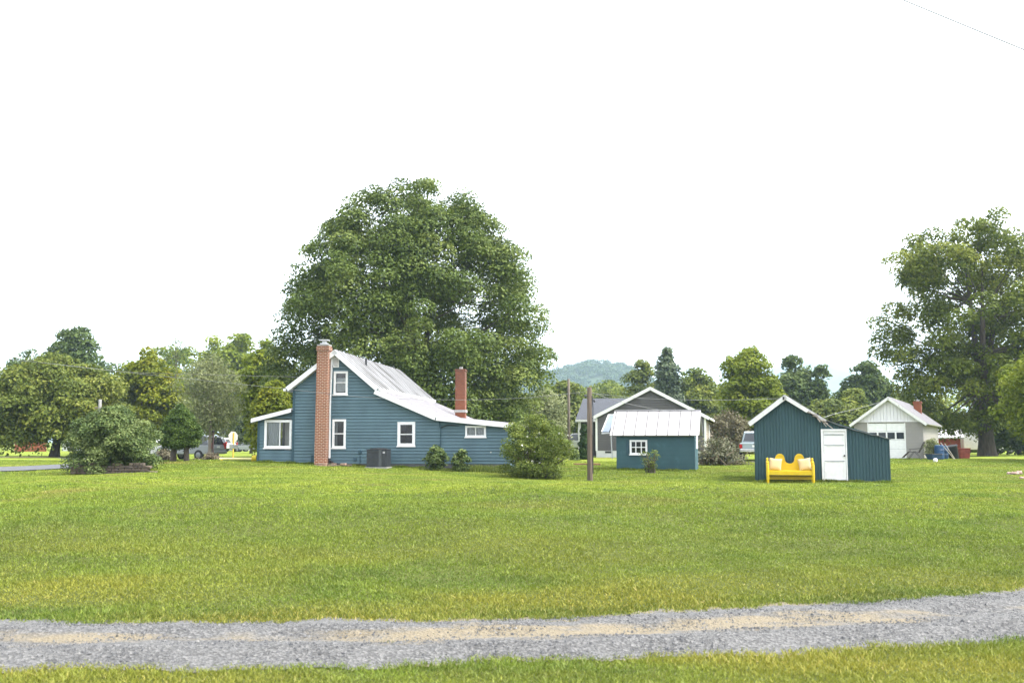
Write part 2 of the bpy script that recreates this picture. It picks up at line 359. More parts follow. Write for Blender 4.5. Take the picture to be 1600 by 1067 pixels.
# loose stones on the drive
rng = np.random.default_rng(3)
N = 42000; sx_ = rng.uniform(-8, 9, N); nn_, ff_ = drive_edges(sx_); st_ = rng.random(N); sy_ = nn_+(ff_-nn_)*st_
sz_ = gh(sx_, sy_)+.007+.012*(1+np.sin(sx_*3+sy_*5)*np.sin(sx_*1.1))*np.sin(st_*np.pi)+(.03*np.sin(st_*2*np.pi*2-1.57)+.03)*np.sin(st_*np.pi); rad = rng.gamma(1.8, .0021, N)+.0028
d6 = np.array([(1, 0, 0), (0, 1, 0), (-1, 0, 0), (0, -1, 0), (0, 0, .8), (0, 0, -.6)])
tri = np.array([(0, 1, 4), (1, 2, 4), (2, 3, 4), (3, 0, 4)])
sv = d6[None]*rng.uniform(.6, 1.4, (N, 6, 1))*rad[:, None, None]
th = rng.uniform(0, 6.28, N); c_, s_ = np.cos(th)[:, None], np.sin(th)[:, None]
sv = np.stack([sv[..., 0]*c_-sv[..., 1]*s_, sv[..., 0]*s_+sv[..., 1]*c_, sv[..., 2]], -1)+np.stack([sx_, sy_, sz_], -1)[:, None]
vv = sv[:, tri].reshape(-1, 3)
def stone_mat():
    m, nd, ln = nt('loose_stone'); b = nd['Principled BSDF']; a = nd.new('ShaderNodeAttribute'); a.attribute_name = 'var'
    r = ramp(nd, [(0, (.022, .024, .028)), (.4, (.065, .067, .072)), (.85, (.115, .115, .118)), (1, (.19, .188, .18))]); ln.new(a.outputs['Fac'], r.inputs[0]); ln.new(r.outputs[0], b.inputs['Base Color'])
    b.inputs['Roughness'].default_value = .9; return m
tag(npmesh('loose_gravel', vv, N*4, 3, stone_mat(), attr=np.repeat(rng.random(N), 12)), 'loose grey stones lying on the gravel drive', 'gravel', kind='stuff')

# street at the left and a pale track beyond it
def strip(name, pts, w, mat, dz):
    P = [Vector(p) for p in pts]; L = []
    for i, p in enumerate(P):
        d = (P[min(i+1, len(P)-1)]-P[max(i-1, 0)]).normalized(); n = Vector((-d.y, d.x)); L.append((p-n*w/2, p, p+n*w/2))
    X = np.array([[q.x for q in l] for l in L]); Y = np.array([[q.y for q in l] for l in L])
    return tag(grid_sheet(name, X, Y, gh(X.ravel(), Y.ravel()).reshape(X.shape)+dz, mat), kind='structure')
def smooth_path(pts, n=60):
    pts = np.array(pts, float); t = np.linspace(0, len(pts)-1, n); out = []
    for q in t:
        i = min(int(q), len(pts)-2); u = q-i
        p0, p1, p2, p3 = pts[max(i-1, 0)], pts[i], pts[i+1], pts[min(i+2, len(pts)-1)]
        out.append(tuple(.5*((2*p1)+(-p0+p2)*u+(2*p0-5*p1+4*p2-p3)*u*u+(-p0+3*p1-3*p2+p3)*u**3)))
    return out
M_asph = M('asphalt', (.085, .088, .095), .9, .15, 2, .5, 120)
road_pts = smooth_path([(-80, 44.5), (-45, 44.8), (-29, 45), (-23.5, 45.8), (-19.4, 49), (-19.4, 55), (-24, 63), (-29, 70)], 220)
strip('road', road_pts, 5.4, M_asph, .05)
strip('path', smooth_path([(-80, 69), (-45, 70), (-27, 71)], 30), 1.6, M('pale_dirt', (.22, .19, .12), .95), .06)

# ------------------------------------------------------------------ lawn blades
WALLS = []                                            # wall feet, where the mower leaves longer grass
for (a, b, Y_, rt) in ((1180, 1391, 38.6, -15), (963.5, 1085, 46.6, -14), (401, 660, 46, -6.6)):
    f_0 = Fac(518 if a == 401 else a, 730, Y_, R(rt)); u0 = f_0(a, 730)[0]; u1 = f_0(b, 730)[0]; q_ = f_0.o+f_0.dx*u0; WALLS.append((q_.x, q_.y, R(rt), u1-u0))
def blades():
    r = np.random.default_rng(11)
    n = 1900000; u = r.random(n)
    Y = (math.sqrt(5.6)+u*(math.sqrt(62)-math.sqrt(5.6)))**2
    X = (r.random(n)*2-1)*(Y*.57+3.0)
    ne, fe = drive_edges(X); wn_ = wob(X, 1.0); wf = wob(X, 4.2)*1.3
    on = (Y > ne+wn_+.05+r.exponential(.07, n)) & (Y < fe+wf-.05-r.exponential(.09, n))
    keep = ~on
    cx_, cy_ = np.array(road_pts).T; q = (X < -14) & (Y > 37); dmin = np.full(n, 9.0)
    dmin[q] = np.sqrt(((X[q, None]-cx_)**2+(Y[q, None]-cy_)**2).min(1)); keep &= dmin > 2.75
    X, Y = X[keep], Y[keep]
    for (fx, fy, rt, L) in WALLS:                     # the mower misses the strip along the walls
        k = int(L*900); u = r.random(k)*(L+.1)-.05; d = -.03-r.exponential(.05, k); X = np.append(X, fx+u*math.cos(rt)-d*math.sin(rt)); Y = np.append(Y, fy+u*math.sin(rt)+d*math.cos(rt))
    for px, py, k, sp_ in ((815, 990, 130, .16), (842, 990, 70, .10), (886, 990, 110, .13), (958, 987, 90, .12), (785, 993, 40, .08), (612, 996, 60, .10), (330, 1003, 40, .1), (1180, 975, 60, .12), (1420, 958, 50, .12)):
        Yt = EYE*FPX/(py-690)*1.0; xt = (px-CX)/FPX*Yt; X = np.append(X, xt+r.normal(0, sp_, k)); Y = np.append(Y, Yt+r.normal(0, .05, k))
    n = len(X); Z = gh(X, Y)
    p2 = np.sin(X*11+3*np.sin(Y*4.3)+1)*np.sin(Y*9+2*np.sin(X*5.1)); p3 = np.sin(X*23+2*np.sin(Y*9))*np.sin(Y*19+2*np.sin(X*13)); pat = .5+.3*np.sin(X*1.3+np.sin(Y*1.7)*2)*np.sin(Y*1.1+np.sin(X*.9)*2)
    pat = np.clip(pat+.18*p2+.15*p3, 0, 1.5); h = (.013+.019*r.random(n))*(.45+1.15*pat)*(1+np.clip((Y-12)/60, 0, 1)*.6)
    ne, fe = drive_edges(X); edge = np.exp(-np.abs(Y-fe-.15)/.35)+np.exp(-np.abs(ne-Y-.1)/.2); h *= 1+.7*np.clip(edge, 0, 1)*r.random(n)
    w = .0024+.00045*Y
    for (fx, fy, rt, L) in WALLS:
        dx_, dy_ = X-fx, Y-fy; u = dx_*math.cos(rt)+dy_*math.sin(rt); d = -dx_*math.sin(rt)+dy_*math.cos(rt)
        near = (u > -.1) & (u < L+.1) & (d > -.30) & (d < .02); h[near] = .03+.13*r.random(near.sum())**1.6*(.5+.5*np.sin(u[near]*3)**2)
        ins = (u > 0) & (u < L) & (d > .06) & (d < 2); h[ins] *= .01
    az = r.uniform(0, 6.283, n); lean = r.normal(0, .85, n); la = r.uniform(0, 6.283, n)
    dx, dy = np.cos(az)*w, np.sin(az)*w
    b1 = np.stack([X-dx, Y-dy, Z], -1); b2 = np.stack([X+dx, Y+dy, Z], -1)
    tp = np.stack([X+np.cos(la)*lean*h, Y+np.sin(la)*lean*h, Z+h], -1)
    v = np.stack([b1, b2, tp], 1).reshape(-1, 3)
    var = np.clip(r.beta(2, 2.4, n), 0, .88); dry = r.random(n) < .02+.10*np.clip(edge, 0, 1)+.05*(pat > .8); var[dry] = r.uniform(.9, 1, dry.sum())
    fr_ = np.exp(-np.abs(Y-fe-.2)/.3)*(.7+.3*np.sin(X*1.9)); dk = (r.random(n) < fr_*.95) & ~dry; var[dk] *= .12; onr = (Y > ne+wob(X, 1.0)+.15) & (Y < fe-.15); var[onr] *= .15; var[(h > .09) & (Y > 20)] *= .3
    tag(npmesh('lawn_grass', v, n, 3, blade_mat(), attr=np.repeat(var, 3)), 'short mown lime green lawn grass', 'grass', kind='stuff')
blades()

# ------------------------------------------------------------------ vegetation
BARK = M('bark', (.085, .07, .055), .95, .35, 6, .8, 25, streak=(1, 1, .3))
BARK2 = M('pale_bark', (.20, .17, .14), .95, .3, 6, .6, 25, streak=(1, 1, .3))
LEAF = {
 'maple': leaf_mat('maple_leaf', (0.044, 0.072, 0.013), (0.099, 0.141, 0.026), (0.183, 0.221, 0.052), .28),
 'oak': leaf_mat('oak_leaf', (0.060, 0.086, 0.010), (0.122, 0.159, 0.019), (0.222, 0.243, 0.036), .32),
 'dark': leaf_mat('dark_leaf', (0.041, 0.068, 0.017), (0.080, 0.117, 0.030), (0.131, 0.169, 0.049), .28),
 'olive': leaf_mat('olive_leaf', (0.058, 0.083, 0.013), (0.114, 0.146, 0.023), (0.215, 0.227, 0.042), .3),
 'lime': leaf_mat('lime_leaf', (0.091, 0.128, 0.010), (0.165, 0.210, 0.017), (0.262, 0.293, 0.032), .38),
 'yellow': leaf_mat('yellow_leaf', (0.084, 0.114, 0.010), (0.150, 0.180, 0.014), (0.240, 0.240, 0.017), .38, ((.34, .26, .012), .35, .60)),
 'grey': leaf_mat('greygreen_leaf', (.14, .165, .070), (.22, .245, .11), (.30, .32, .16), .4),
 'bush': leaf_mat('bush_leaf', (0.047, 0.078, 0.022), (0.096, 0.138, 0.039), (0.202, 0.243, 0.085), .28),
 'rose': leaf_mat('shrub_leaf', (0.069, 0.100, 0.018), (0.122, 0.165, 0.030), (0.237, 0.269, 0.062), .33),
 'yew': leaf_mat('yew_leaf', (.030, .055, .010), (.062, .105, .018), (.105, .150, .030), .15, ((.13, .09, .03), 1.1, .66)),
 'spruce': leaf_mat('spruce_leaf', (0.040, 0.062, 0.033), (0.073, 0.100, 0.050), (0.113, 0.138, 0.071), .15),
 'arbor': leaf_mat('arborvitae_leaf', (0.018, 0.037, 0.011), (0.033, 0.064, 0.018), (0.055, 0.088, 0.024), .15),
 'dry': leaf_mat('dry_leaf', (.075, .066, .036), (.150, .130, .078), (.235, .215, .135), .2),
 'brush': leaf_mat('brush_leaf', (.06, .066, .032), (.125, .128, .070), (.24, .235, .165), .25),
 'hill': leaf_mat('hill_leaf', (0.022, 0.046, 0.018), (0.042, 0.075, 0.028), (0.070, 0.105, 0.040), .2),
 'flower': leaf_mat('pale_petal', (0.450, 0.450, 0.378), (0.540, 0.540, 0.450), (0.630, 0.630, 0.540), .3),
}
def leaves(clumps, leaf, per, r, upb=.75, flat=.75, aspect=.62, fill=.22, jit=.45, hang=0):
    """clumps: (n,4) centre+radius, (n,) tone -> diamond leaf cards scattered through each clump's volume"""
    c, tone = clumps; n = len(c); k = np.maximum(1, (per*(c[:, 3]/c[:, 3].mean())**2).astype(int)); idx = np.repeat(np.arange(n), k); m = len(idx)
    d = r.normal(size=(m, 3)); d /= np.linalg.norm(d, axis=1)[:, None]
    d[:, 2] = np.where((d[:, 2] < -.2) & (r.random(m) < upb), -d[:, 2], d[:, 2])
    rr = r.random(m)**fill
    p = c[idx, :3]+d*rr[:, None]*c[idx, 3][:, None]*np.array([1, 1, flat])
    nrm = d*.7+np.array([0, 0, .45])+r.normal(size=(m, 3))*jit; nrm /= np.linalg.norm(nrm, axis=1)[:, None]
    t = r.normal(size=(m, 3))+np.array([0, 0, -hang]); t -= nrm*(t*nrm).sum(1)[:, None]; t /= np.linalg.norm(t, axis=1)[:, None]
    b = np.cross(nrm, t); L = leaf*(.6+.8*r.random(m))
    t = t*L[:, None]*.5; b = b*L[:, None]*.5*aspect
    v = np.stack([p-t, p+b-t*.15, p+t, p-b-t*.15], 1).reshape(-1, 3)
    var = np.clip(tone[idx]+r.normal(0, .16, m), 0, 1)
    return v, np.repeat(var, 4), m
def profile_clumps(prof, n, rc, r, H0, H1, W, shell=.5, lump=.16, squash=1.0, inner=.2):
    """clump centres filling a crown of revolution: prof = [(t, radius 0..1)]"""
    pt = np.array(prof); out = []
    ph = r.uniform(0, 6.28, 6)
    while len(out) < n:
        t = r.random(); rad = np.interp(t, pt[:, 0], pt[:, 1])
        if r.random() > rad+.12: continue
        th = r.uniform(0, 6.283)
        lm = 1+lump*(np.sin(3*th+ph[0]+5*t)*.5+np.sin(5*th+ph[1]-9*t)*.35+np.sin(2*th+ph[2]+13*t)*.4)
        q = r.uniform(shell, 1) if r.random() > inner else r.uniform(0, shell)
        cr = rc*r.uniform(.65, 1.35)*(.75 if t > .85 else 1)
        rr = max(0, rad*W*lm*q-cr*.6*(q > .8))
        out.append((rr*math.cos(th), rr*math.sin(th)*squash, H0+(H1-H0)*t-cr*.3, cr))
    c = np.array(out); tone = np.clip(r.normal(.46, .17, len(c)), .05, .95)
    return c, tone
def trunk_mesh(H, r0, clumps, rs, nlimb, fork=.3, bend=.3, leaders=3):
    mb = MB(); top = Vector((rs.uniform(-bend, bend), rs.uniform(-bend, bend), H*fork))
    mb.tube([(0, 0, -.3), (0, 0, 0), (top.x*.25, top.y*.25, H*fork*.35), top], [r0*1.7, r0*1.25, r0*.95, r0*.8], 10)
    c = clumps[0]; nodes = []
    for k in range(leaders):
        a = 6.283*k/leaders+rs.uniform(-.4, .4); h = H*rs.uniform(.72, .92); sp = np.percentile(np.hypot(c[:, 0], c[:, 1]), 60)*rs.uniform(.15, .45)
        pts = [top, top+Vector((math.cos(a)*sp*.4, math.sin(a)*sp*.4, (h-top.z)*.4)), Vector((math.cos(a)*sp, math.sin(a)*sp, h))]
        mb.tube(pts, [r0*.62, r0*.4, r0*.08], 7); nodes += [(pts[0].lerp(pts[1], .4), r0*.4), (pts[1], r0*.34), (pts[1].lerp(pts[2], .5), r0*.2)]
    for i in rs.choice(len(c), min(nlimb, len(c)), replace=False):
        e = Vector(c[i, :3]); nd_, rr = min(nodes, key=lambda q: (q[0]-e).length+(2 if q[0].z > e.z+.5 else 0))
        mid = nd_.lerp(e, .5)+Vector((0, 0, -.12*(e-nd_).length*rs.uniform(-.3, 1)))
        mb.tube([nd_, mid, e], [rr*.55, rr*.3, .02], 5)
    return mb
def tree(name, label, px, pytop, Y, wpx, prof, mat, leaf, ncl, per, rc, seed, base=.15, trunk=.25, bark=None, group=None, cat='tree', pybase=None, nlimb=24, shell=.5, lump=.16, cx=None, inner=.2, **kw):
    r = np.random.default_rng(seed); x = (px-CX)/FPX*Y*1.0; p = at(px, pytop, Y); x = p.x
    gz = g1(x, Y); H = p.z-gz; W = wpx/FPX*Y
    o = empty(name, (x, Y, gz), r.uniform(0, 6) if cx is None else 0, label, cat, group)
    cl = profile_clumps(prof, ncl, rc, r, H*base, H, W, shell, lump, inner=inner)
    if cx is not None: cl[0][:, 0] += cx*np.clip(1-cl[0][:, 2]/H, 0, 1)
    v, var, m = leaves(cl, leaf, per, r, **kw)
    if trunk: trunk_mesh(H, trunk, cl, r, nlimb, fork=max(.12, base+.08)).build('trunk', bark or BARK, o, True)
    npmesh('crown', v, m, 4, LEAF[mat], o, var)
    return o
ROUND = [(0, .55), (.15, .85), (.35, 1), (.6, .92), (.8, .7), (.93, .4), (1, .12)]
OVAL = [(0, .4), (.2, .8), (.45, 1), (.7, .85), (.88, .5), (1, .12)]
CONE = [(0, .95), (.1, 1), (.4, .72), (.7, .4), (.9, .17), (1, .02)]
# the big maple behind the house (profile read from its outline)
MAPLE = [(0, .70), (.07, .86), (.14, .97), (.2, 1.0), (.34, 1.0), (.45, .98), (.57, .91), (.70, .77), (.80, .66), (.87, .58), (.95, .42), (1, .16)]
tree('maple_tree', 'huge dense domed green maple rising behind the blue house', 652, 288, 72, 230, MAPLE, 'maple', .205, 640, 400, 1.27, 21, base=.08, trunk=.55, nlimb=110, cx=-.6, shell=.76, lump=.08, flat=.8, hang=.3, fill=.2, inner=.28, jit=.38)
OAKP = [(0, .75), (.1, .95), (.3, .93), (.48, 1.0), (.7, .95), (.84, .80), (.93, .6), (1, .3)]
tree('oak_tree', 'tall open green tree with thick trunk at the right, beyond the white garage', 1525, 338, 80, 160, OAKP, 'oak', .235, 300, 400, 1.3, 5, base=.10, trunk=.62, nlimb=130, cx=0, shell=.62, lump=.24, flat=.82, inner=.3, fill=.2, jit=.4)
tree('lime_tree', 'bright yellow green foliage hanging in at the right edge of the photo', 1655, 520, 58, 95, ROUND, 'lime', .24, 110, 170, .9, 9, base=.18, trunk=.2, lump=.25)
# left background
tree('broad_tree', 'broad dark olive tree with drooping rounded crown at the far left, by the road', 92, 556, 78, 118, [(0, .9), (.15, 1), (.4, .98), (.65, .85), (.85, .6), (1, .2)], 'olive', .25, 300, 190, 1.1, 31, base=.17, trunk=.35, shell=.55, lump=.1, group='trees beyond the street', hang=.8)
tree('tall_tree', 'tall dark green tree with three lumps showing above the broad olive tree', 122, 511, 125, 58, ROUND, 'dark', .42, 90, 150, 1.6, 32, base=.2, trunk=.35, lump=.3, group='trees beyond the street')
tree('tall_tree', 'lower dark green tree at the left edge behind the broad olive tree', 48, 546, 130, 50, ROUND, 'dark', .42, 70, 150, 1.6, 33, base=.2, trunk=.3, lump=.3, group='trees beyond the street')
tree('yellowing_tree', 'green tree turning golden yellow between the broad olive tree and the grey green tree', 232, 548, 92, 62, ROUND, 'yellow', .30, 170, 150, 1.05, 34, base=.08, trunk=.25, lump=.22, group='trees beyond the street')
tree('bright_tree', 'light green tree with a bumpy top above the golden yellow tree', 268, 536, 165, 70, ROUND, 'lime', .50, 130, 150, 1.9, 35, base=.1, trunk=.3, lump=.25, group='trees beyond the street')
tree('sparse_tree', 'thin nearly bare tree top poking above the light green trees', 276, 520, 142, 30, OVAL, 'dark', .30, 60, 22, 1.0, 36, base=.4, trunk=.2, lump=.4, group='trees beyond the street', nlimb=40)
tree('bright_tree', 'tall light green tree with pointed lobes just left of the big maple', 378, 524, 168, 50, OVAL, 'lime', .50, 120, 150, 1.9, 37, base=.15, trunk=.28, lump=.35, group='trees beyond the street')
tree('bright_tree', 'smaller light green tree standing between two taller ones left of the maple', 335, 528, 172, 26, OVAL, 'lime', .50, 60, 150, 1.7, 38, base=.2, trunk=.22, lump=.3, group='trees beyond the street')
tree('bright_tree', 'light green tree touching the left side of the big maple', 414, 534, 84, 40, OVAL, 'lime', .30, 120, 150, 1.0, 39, base=.08, trunk=.25, lump=.3, group='trees beyond the street')
tree('yellowing_tree', 'low rounded tree with a yellow top behind the blue porch', 430, 598, 60, 36, ROUND, 'yellow', .20, 120, 150, .62, 40, base=.2, trunk=.2, lump=.2, group='trees beyond the street')
tree('pale_tree', 'airy grey green tree with thin upright stems behind the clipped yew', 332, 556, 66, 56, [(0, .45), (.25, .8), (.5, 1), (.75, .85), (.92, .5), (1, .15)], 'grey', .15, 150, 80, .75, 41, base=.27, trunk=.12, bark=BARK2, lump=.25, nlimb=70, jit=1.0, inner=.35)
tree('spruce_tree', 'dark drooping evergreen beside the porch corner', 394, 640, 100, 26, CONE, 'spruce', .3, 60, 90, .8, 42, base=.34, trunk=.15)
# middle background
tree('conifer_tree', 'tall pointed dark evergreen behind the grey house', 1042, 538, 128, 30, CONE, 'spruce', .42, 150, 150, 1.15, 51, base=.05, trunk=.3, lump=.15)
tree('bushy_tree', 'open green tree at the left of the pointed evergreen behind the grey house', 1003, 566, 138, 40, ROUND, 'olive', .42, 90, 120, 1.35, 52, base=.1, trunk=.3, lump=.35)
tree('bushy_tree', 'rounded green tree at the right of the pointed evergreen behind the grey house', 1084, 572, 134, 44, ROUND, 'oak', .42, 110, 150, 1.4, 53, base=.06, trunk=.3, lump=.2)
tree('maple_tree', 'yellow green leafy tree between the grey house and the teal shed', 1168, 540, 90, 54, OVAL, 'lime', .32, 190, 120, 1.0, 54, base=.06, trunk=.28, lump=.35, inner=.3)
tree('dark_tree', 'dark green tree right behind the peak of the teal shed', 1238, 560, 122, 40, ROUND, 'dark', .40, 130, 150, 1.3, 55, base=.06, trunk=.3, lump=.3)
tree('slim_tree', 'slim tree with a bare stem and small tuft of a crown behind the teal shed', 1283, 570, 120, 14, [(0, .3), (.4, .3), (.6, .5), (.8, 1), (1, .6)], 'dark', .38, 44, 70, .75, 56, base=.12, trunk=.22, lump=.4, nlimb=30)
tree('dark_tree', 'dark green tree with two lobes left of the tall oak, behind the white gable', 1352, 562, 126, 42, ROUND, 'dark', .42, 130, 150, 1.4, 57, base=.06, trunk=.3, lump=.35)
tree('bushy_tree', 'low green tree filling the gap behind the lean-to roof of the teal shed', 1300, 622, 108, 50, ROUND, 'olive', .36, 150, 150, 1.15, 58, base=.03, trunk=.2, lump=.2)
tree('bushy_tree', 'low green tree beside the left eave of the white gabled garage', 1335, 610, 112, 34, ROUND, 'oak', .36, 90, 150, 1.1, 59, base=.03, trunk=.2, lump=.25)
tree('bushy_tree', 'mid green tree beside the far wooden pole, under the wooded hill', 884, 588, 112, 34, ROUND, 'olive', .38, 120, 150, 1.2, 60, base=.03, trunk=.22, lump=.2)
tree('pale_tree', 'greyish loose tree between the big maple and the far wooden pole', 852, 606, 92, 38, ROUND, 'grey', .22, 150, 80, .95, 61, base=.05, trunk=.15, bark=BARK2, lump=.3, nlimb=50)
tree('bushy_tree', 'dark green tree filling the gap below the right side of the big maple', 800, 610, 100, 46, ROUND, 'dark', .36, 130, 150, 1.2, 62, base=.03, trunk=.2)
tree('thicket_shrub', 'brown twiggy leafless looking shrub behind the pickup truck', 1138, 640, 78, 36, ROUND, 'dry', .18, 120, 42, .65, 63, base=.03, trunk=.08, lump=.25, nlimb=70, jit=1.1, cat='shrub')
tree('arborvitae', 'narrow dark green cone shrub in front of the grey house porch', 913, 662, 66, 8.5, [(0, .85), (.15, 1), (.5, .75), (.8, .4), (1, .06)], 'arbor', .12, 90, 90, .22, 64, base=.02, trunk=.05, lump=.05, cat='shrub', nlimb=6)
tree('street_tree', 'dark low tree hanging over the white trailer at the far right', 1590, 640, 92, 60, ROUND, 'dark', .34, 110, 140, 1.1, 65, base=.24, trunk=.2)
tree('bushy_tree', 'green tree behind the small red and white building at the right', 1500, 650, 118, 40, ROUND, 'olive', .38, 80, 140, 1.1, 66, base=.05, trunk=.2)

# shrubs near the house
def shrub(name, label, px, pytop, pybase, Y, wpx, prof, mat, leaf, ncl, per, rc, seed, cat='shrub', stems=14, base=.02, bark=None, squash=1.0, **kw):
    r = np.random.default_rng(seed); p = at(px, pytop, Y); gz = g1(p.x, Y); H = p.z-gz; W = wpx/FPX*Y
    o = empty(name, (p.x, Y, gz), 0, label, cat)
    cl = profile_clumps(prof, ncl, rc, r, H*base, H, W, .4, kw.pop('lump', .18), squash)
    v, var, m = leaves(cl, leaf, per, r, **kw)
    v[:, 2] = np.maximum(v[:, 2], .01)
    mb = MB(); c = cl[0]
    for i in r.choice(len(c), min(stems, len(c)), replace=False):
        e = Vector(c[i, :3]); b = Vector((e.x*.12+r.normal(0, .08), e.y*.12+r.normal(0, .08), -.08))
        mb.tube([b, b.lerp(e, .5)+Vector((0, 0, .15*e.z)), e], [.03, .02, .006], 5)
    mb.build('stems', bark or BARK, o, True)
    npmesh('foliage', v, m, 4, LEAF[mat], o, var); return o
DOME = [(0, .85), (.2, 1), (.5, .95), (.75, .72), (.92, .4), (1, .1)]
shrub('round_bush', 'large rounded dark green bush growing over the low stone wall', 178, 634, 740, 41, 78, DOME, 'bush', .095, 300, 150, .36, 71, stems=30, lump=.14, hang=.4)
shrub('flowering_bush', 'wild twiggy green bush with pale flowers at the blue house right corner', 836, 650, 750, 41.2, 60, [(0, .55), (.15, .85), (.4, 1), (.65, .95), (.85, .65), (1, .25)], 'rose', .075, 300, 95, .30, 72, stems=60, lump=.3, jit=1.0)
shrub('foundation_shrub', 'larger of the two bushy shrubs against the blue house wall', 683, 695, 736, 44.1, 18, OVAL, 'bush', .10, 60, 70, .2, 73, stems=10, lump=.25, hang=1.0)
shrub('foundation_shrub', 'smaller of the two bushy shrubs against the blue house wall', 720, 702, 737, 44.0, 15, OVAL, 'bush', .10, 46, 70, .19, 74, stems=8, lump=.25, hang=1.0)
shrub('weedy_shrub', 'wispy green shrub in front of the small shed window', 1016, 702, 735, 44.6, 17, [(0, .2), (.4, .7), (.8, 1), (1, .6)], 'rose', .06, 40, 26, .15, 75, stems=36, jit=1.0)
shrub('flower_bed_bush', 'pinkish brown low bush between the big bush and the yew', 258, 700, 719, 50, 18, DOME, 'dry', .10, 40, 60, .2, 76, stems=10)
shrub('porch_shrub', 'dark little shrub under the arborvitae by the far wooden pole', 897, 700, 715, 64, 9, DOME, 'bush', .12, 26, 60, .2, 77, stems=6)
shrub('garage_shrub', 'grey green wispy shrub against the side wall of the white gabled garage', 1456, 684, 716, 61.2, 12, OVAL, 'grey', .10, 50, 45, .25, 78, stems=24, jit=1.0)
# strip of strappy plants along the foundation
r = np.random.default_rng(80); Np = 3800; px_ = r.uniform(655, 800, Np)
P = np.array([at(q, 738, 44.15+r.uniform(-.35, .15)) for q in px_]); P[:, 2] = gh(P[:, 0], P[:, 1])
hh = np.where(px_ > 735, .30, .13)*(.5+.8*r.random(Np)); aa = r.uniform(0, 6.28, Np); ln_ = r.uniform(.1, .6, Np)*hh
b1 = P+np.stack([-np.ones(Np)*.012, np.zeros(Np), np.zeros(Np)], -1); b2 = P+np.stack([np.ones(Np)*.012, np.zeros(Np), np.zeros(Np)], -1)
tp = P+np.stack([np.cos(aa)*ln_, np.sin(aa)*ln_, hh], -1)
tag(npmesh('foundation_plants', np.stack([b1, b2, tp], 1).reshape(-1, 3), Np, 3, LEAF['rose'], attr=np.repeat(r.random(Np), 3)), 'band of strappy green plants along the foot of the blue house wall', 'plants', kind='stuff')
# pale flowers in the bush
fl = bpy.data.objects['flowering_bush']
for k in range(34):
    c = np.array([[r.normal(.1, .75), r.normal(-.55, .4), r.uniform(.4, 1.9), .05]]); v, var, m = leaves((c, np.full(1, .6)), .075, 5, r); npmesh('flower', v, m, 4, LEAF['flower'], fl, var)

# twin-trunk clipped yew
def yew():
    r = np.random.default_rng(85); p = at(283, 632, 47); gz = g1(p.x, 47); H = p.z-gz
    o = empty('yew_tree', (p.x, 47, gz), 0, 'dense clipped dark green yew with two short thick trunks', 'tree')
    for dx, s in ((-.28, 1), (.34, .9)):
        mb = MB(); mb.tube([(dx, 0, -.2), (dx, 0, .2), (dx*.9, 0, .6), (dx*.6, 0, 1.3)], [.17*s, .14*s, .13*s, .06], 9); mb.tube([(dx, 0, .55), (dx*2.2, -.1, .95)], [.07, .03], 6)
        mb.build('trunk', BARK, o, True)
    cl = profile_clumps([(0, .8), (.12, 1), (.4, .88), (.7, .6), (.9, .3), (1, .08)], 330, .24, r, .72, H, 1.05, .6, .08, .9, inner=.35)
    v, var, m = leaves(cl, .07, 170, r, jit=.6)
    npmesh('crown', v, m, 4, LEAF['yew'], o, var)
yew()
# dry brush heaps
def brush(name, label, px, py, Y, w, h, d, seed, mat, nst, nl, leaf=.1):
    r = np.random.default_rng(seed); p = at(px, py, Y); gz = g1(p.x, Y); o = empty(name, (p.x, Y, gz), 0, label, 'brush pile'); mb = MB()
    cs = []
    for i in range(nst):
        q = r.normal(size=2)*.38; base = Vector((q[0]*w, q[1]*d, 0)); k = max(.12, 1-abs(q[0])*1.1)
        a = r.uniform(0, 6.28); ln = r.uniform(.4, 1.1)*max(w, h)*.5
        e = base+Vector((math.cos(a)*ln, math.sin(a)*ln*.6, r.uniform(.15, 1)*h*k)); s = base+Vector((0, 0, r.uniform(0, .5)*h*k))
        mb.tube([s, s.lerp(e, .5)+Vector((0, 0, r.normal()*.08)), e], [.03, .02, .006], 5); cs.append((*s.lerp(e, r.uniform(.4, 1)), .22*h))
    mb.build('branches', M('dead_wood', (.16, .125, .09), .95, .35, 4), o, True)
    v, var, m = leaves((np.array(cs), np.clip(r.normal(.5, .2, nst), 0, 1)), leaf, nl, r, jit=1.0); v[:, 2] = np.maximum(v[:, 2], .01)
    npmesh('dead_leaves', v, m, 4, LEAF[mat], o, var)
brush('brush_pile', 'tall tangled heap of cut branches and faded leaves right of the small shed', 1119, 722, 56, 1.35, 1.65, 1.0, 91, 'brush', 190, 26, .14)
brush('brush_pile', 'small heap of brown twigs at the foot of the black post', 331, 718, 48.5, .6, .38, .5, 92, 'dry', 90, 8, .06)

# ------------------------------------------------------------------ wooded hills
def hill(name, cx, cy, sx, sy, h, mat, n=70):
    u = np.linspace(-2.6, 2.6, n); X, Y = np.meshgrid(u, u); q = np.hypot(X, Y)
    Z = h*np.exp(-X**2*.5-Y**2*.5)*(1+.06*np.sin(X*5)+.05*np.sin(Y*7+X*3))-h*.04
    return tag(grid_sheet(name, cx+X*sx, cy+Y*sy, Z, mat), kind='structure')
HM = M('hill_ground', (.035, .055, .025), 1, .3, .02)
def hz(x, y, cx, cy, sx, sy, h):
    X = (x-cx)/sx; Y = (y-cy)/sy; return h*np.exp(-X**2*.5-Y**2*.5)*(1+.06*np.sin(X*5)+.05*np.sin(Y*7+X*3))-h*.04
H1 = ((900-800)/1555*1250, 1250, 135, 190, 98)
hill('hill', *H1, HM)
H2 = (at(1235, 600, 3600).x, 3600, 330, 500, 290)
hill('mountain', *H2, HM)
r = np.random.default_rng(101); n = 2600
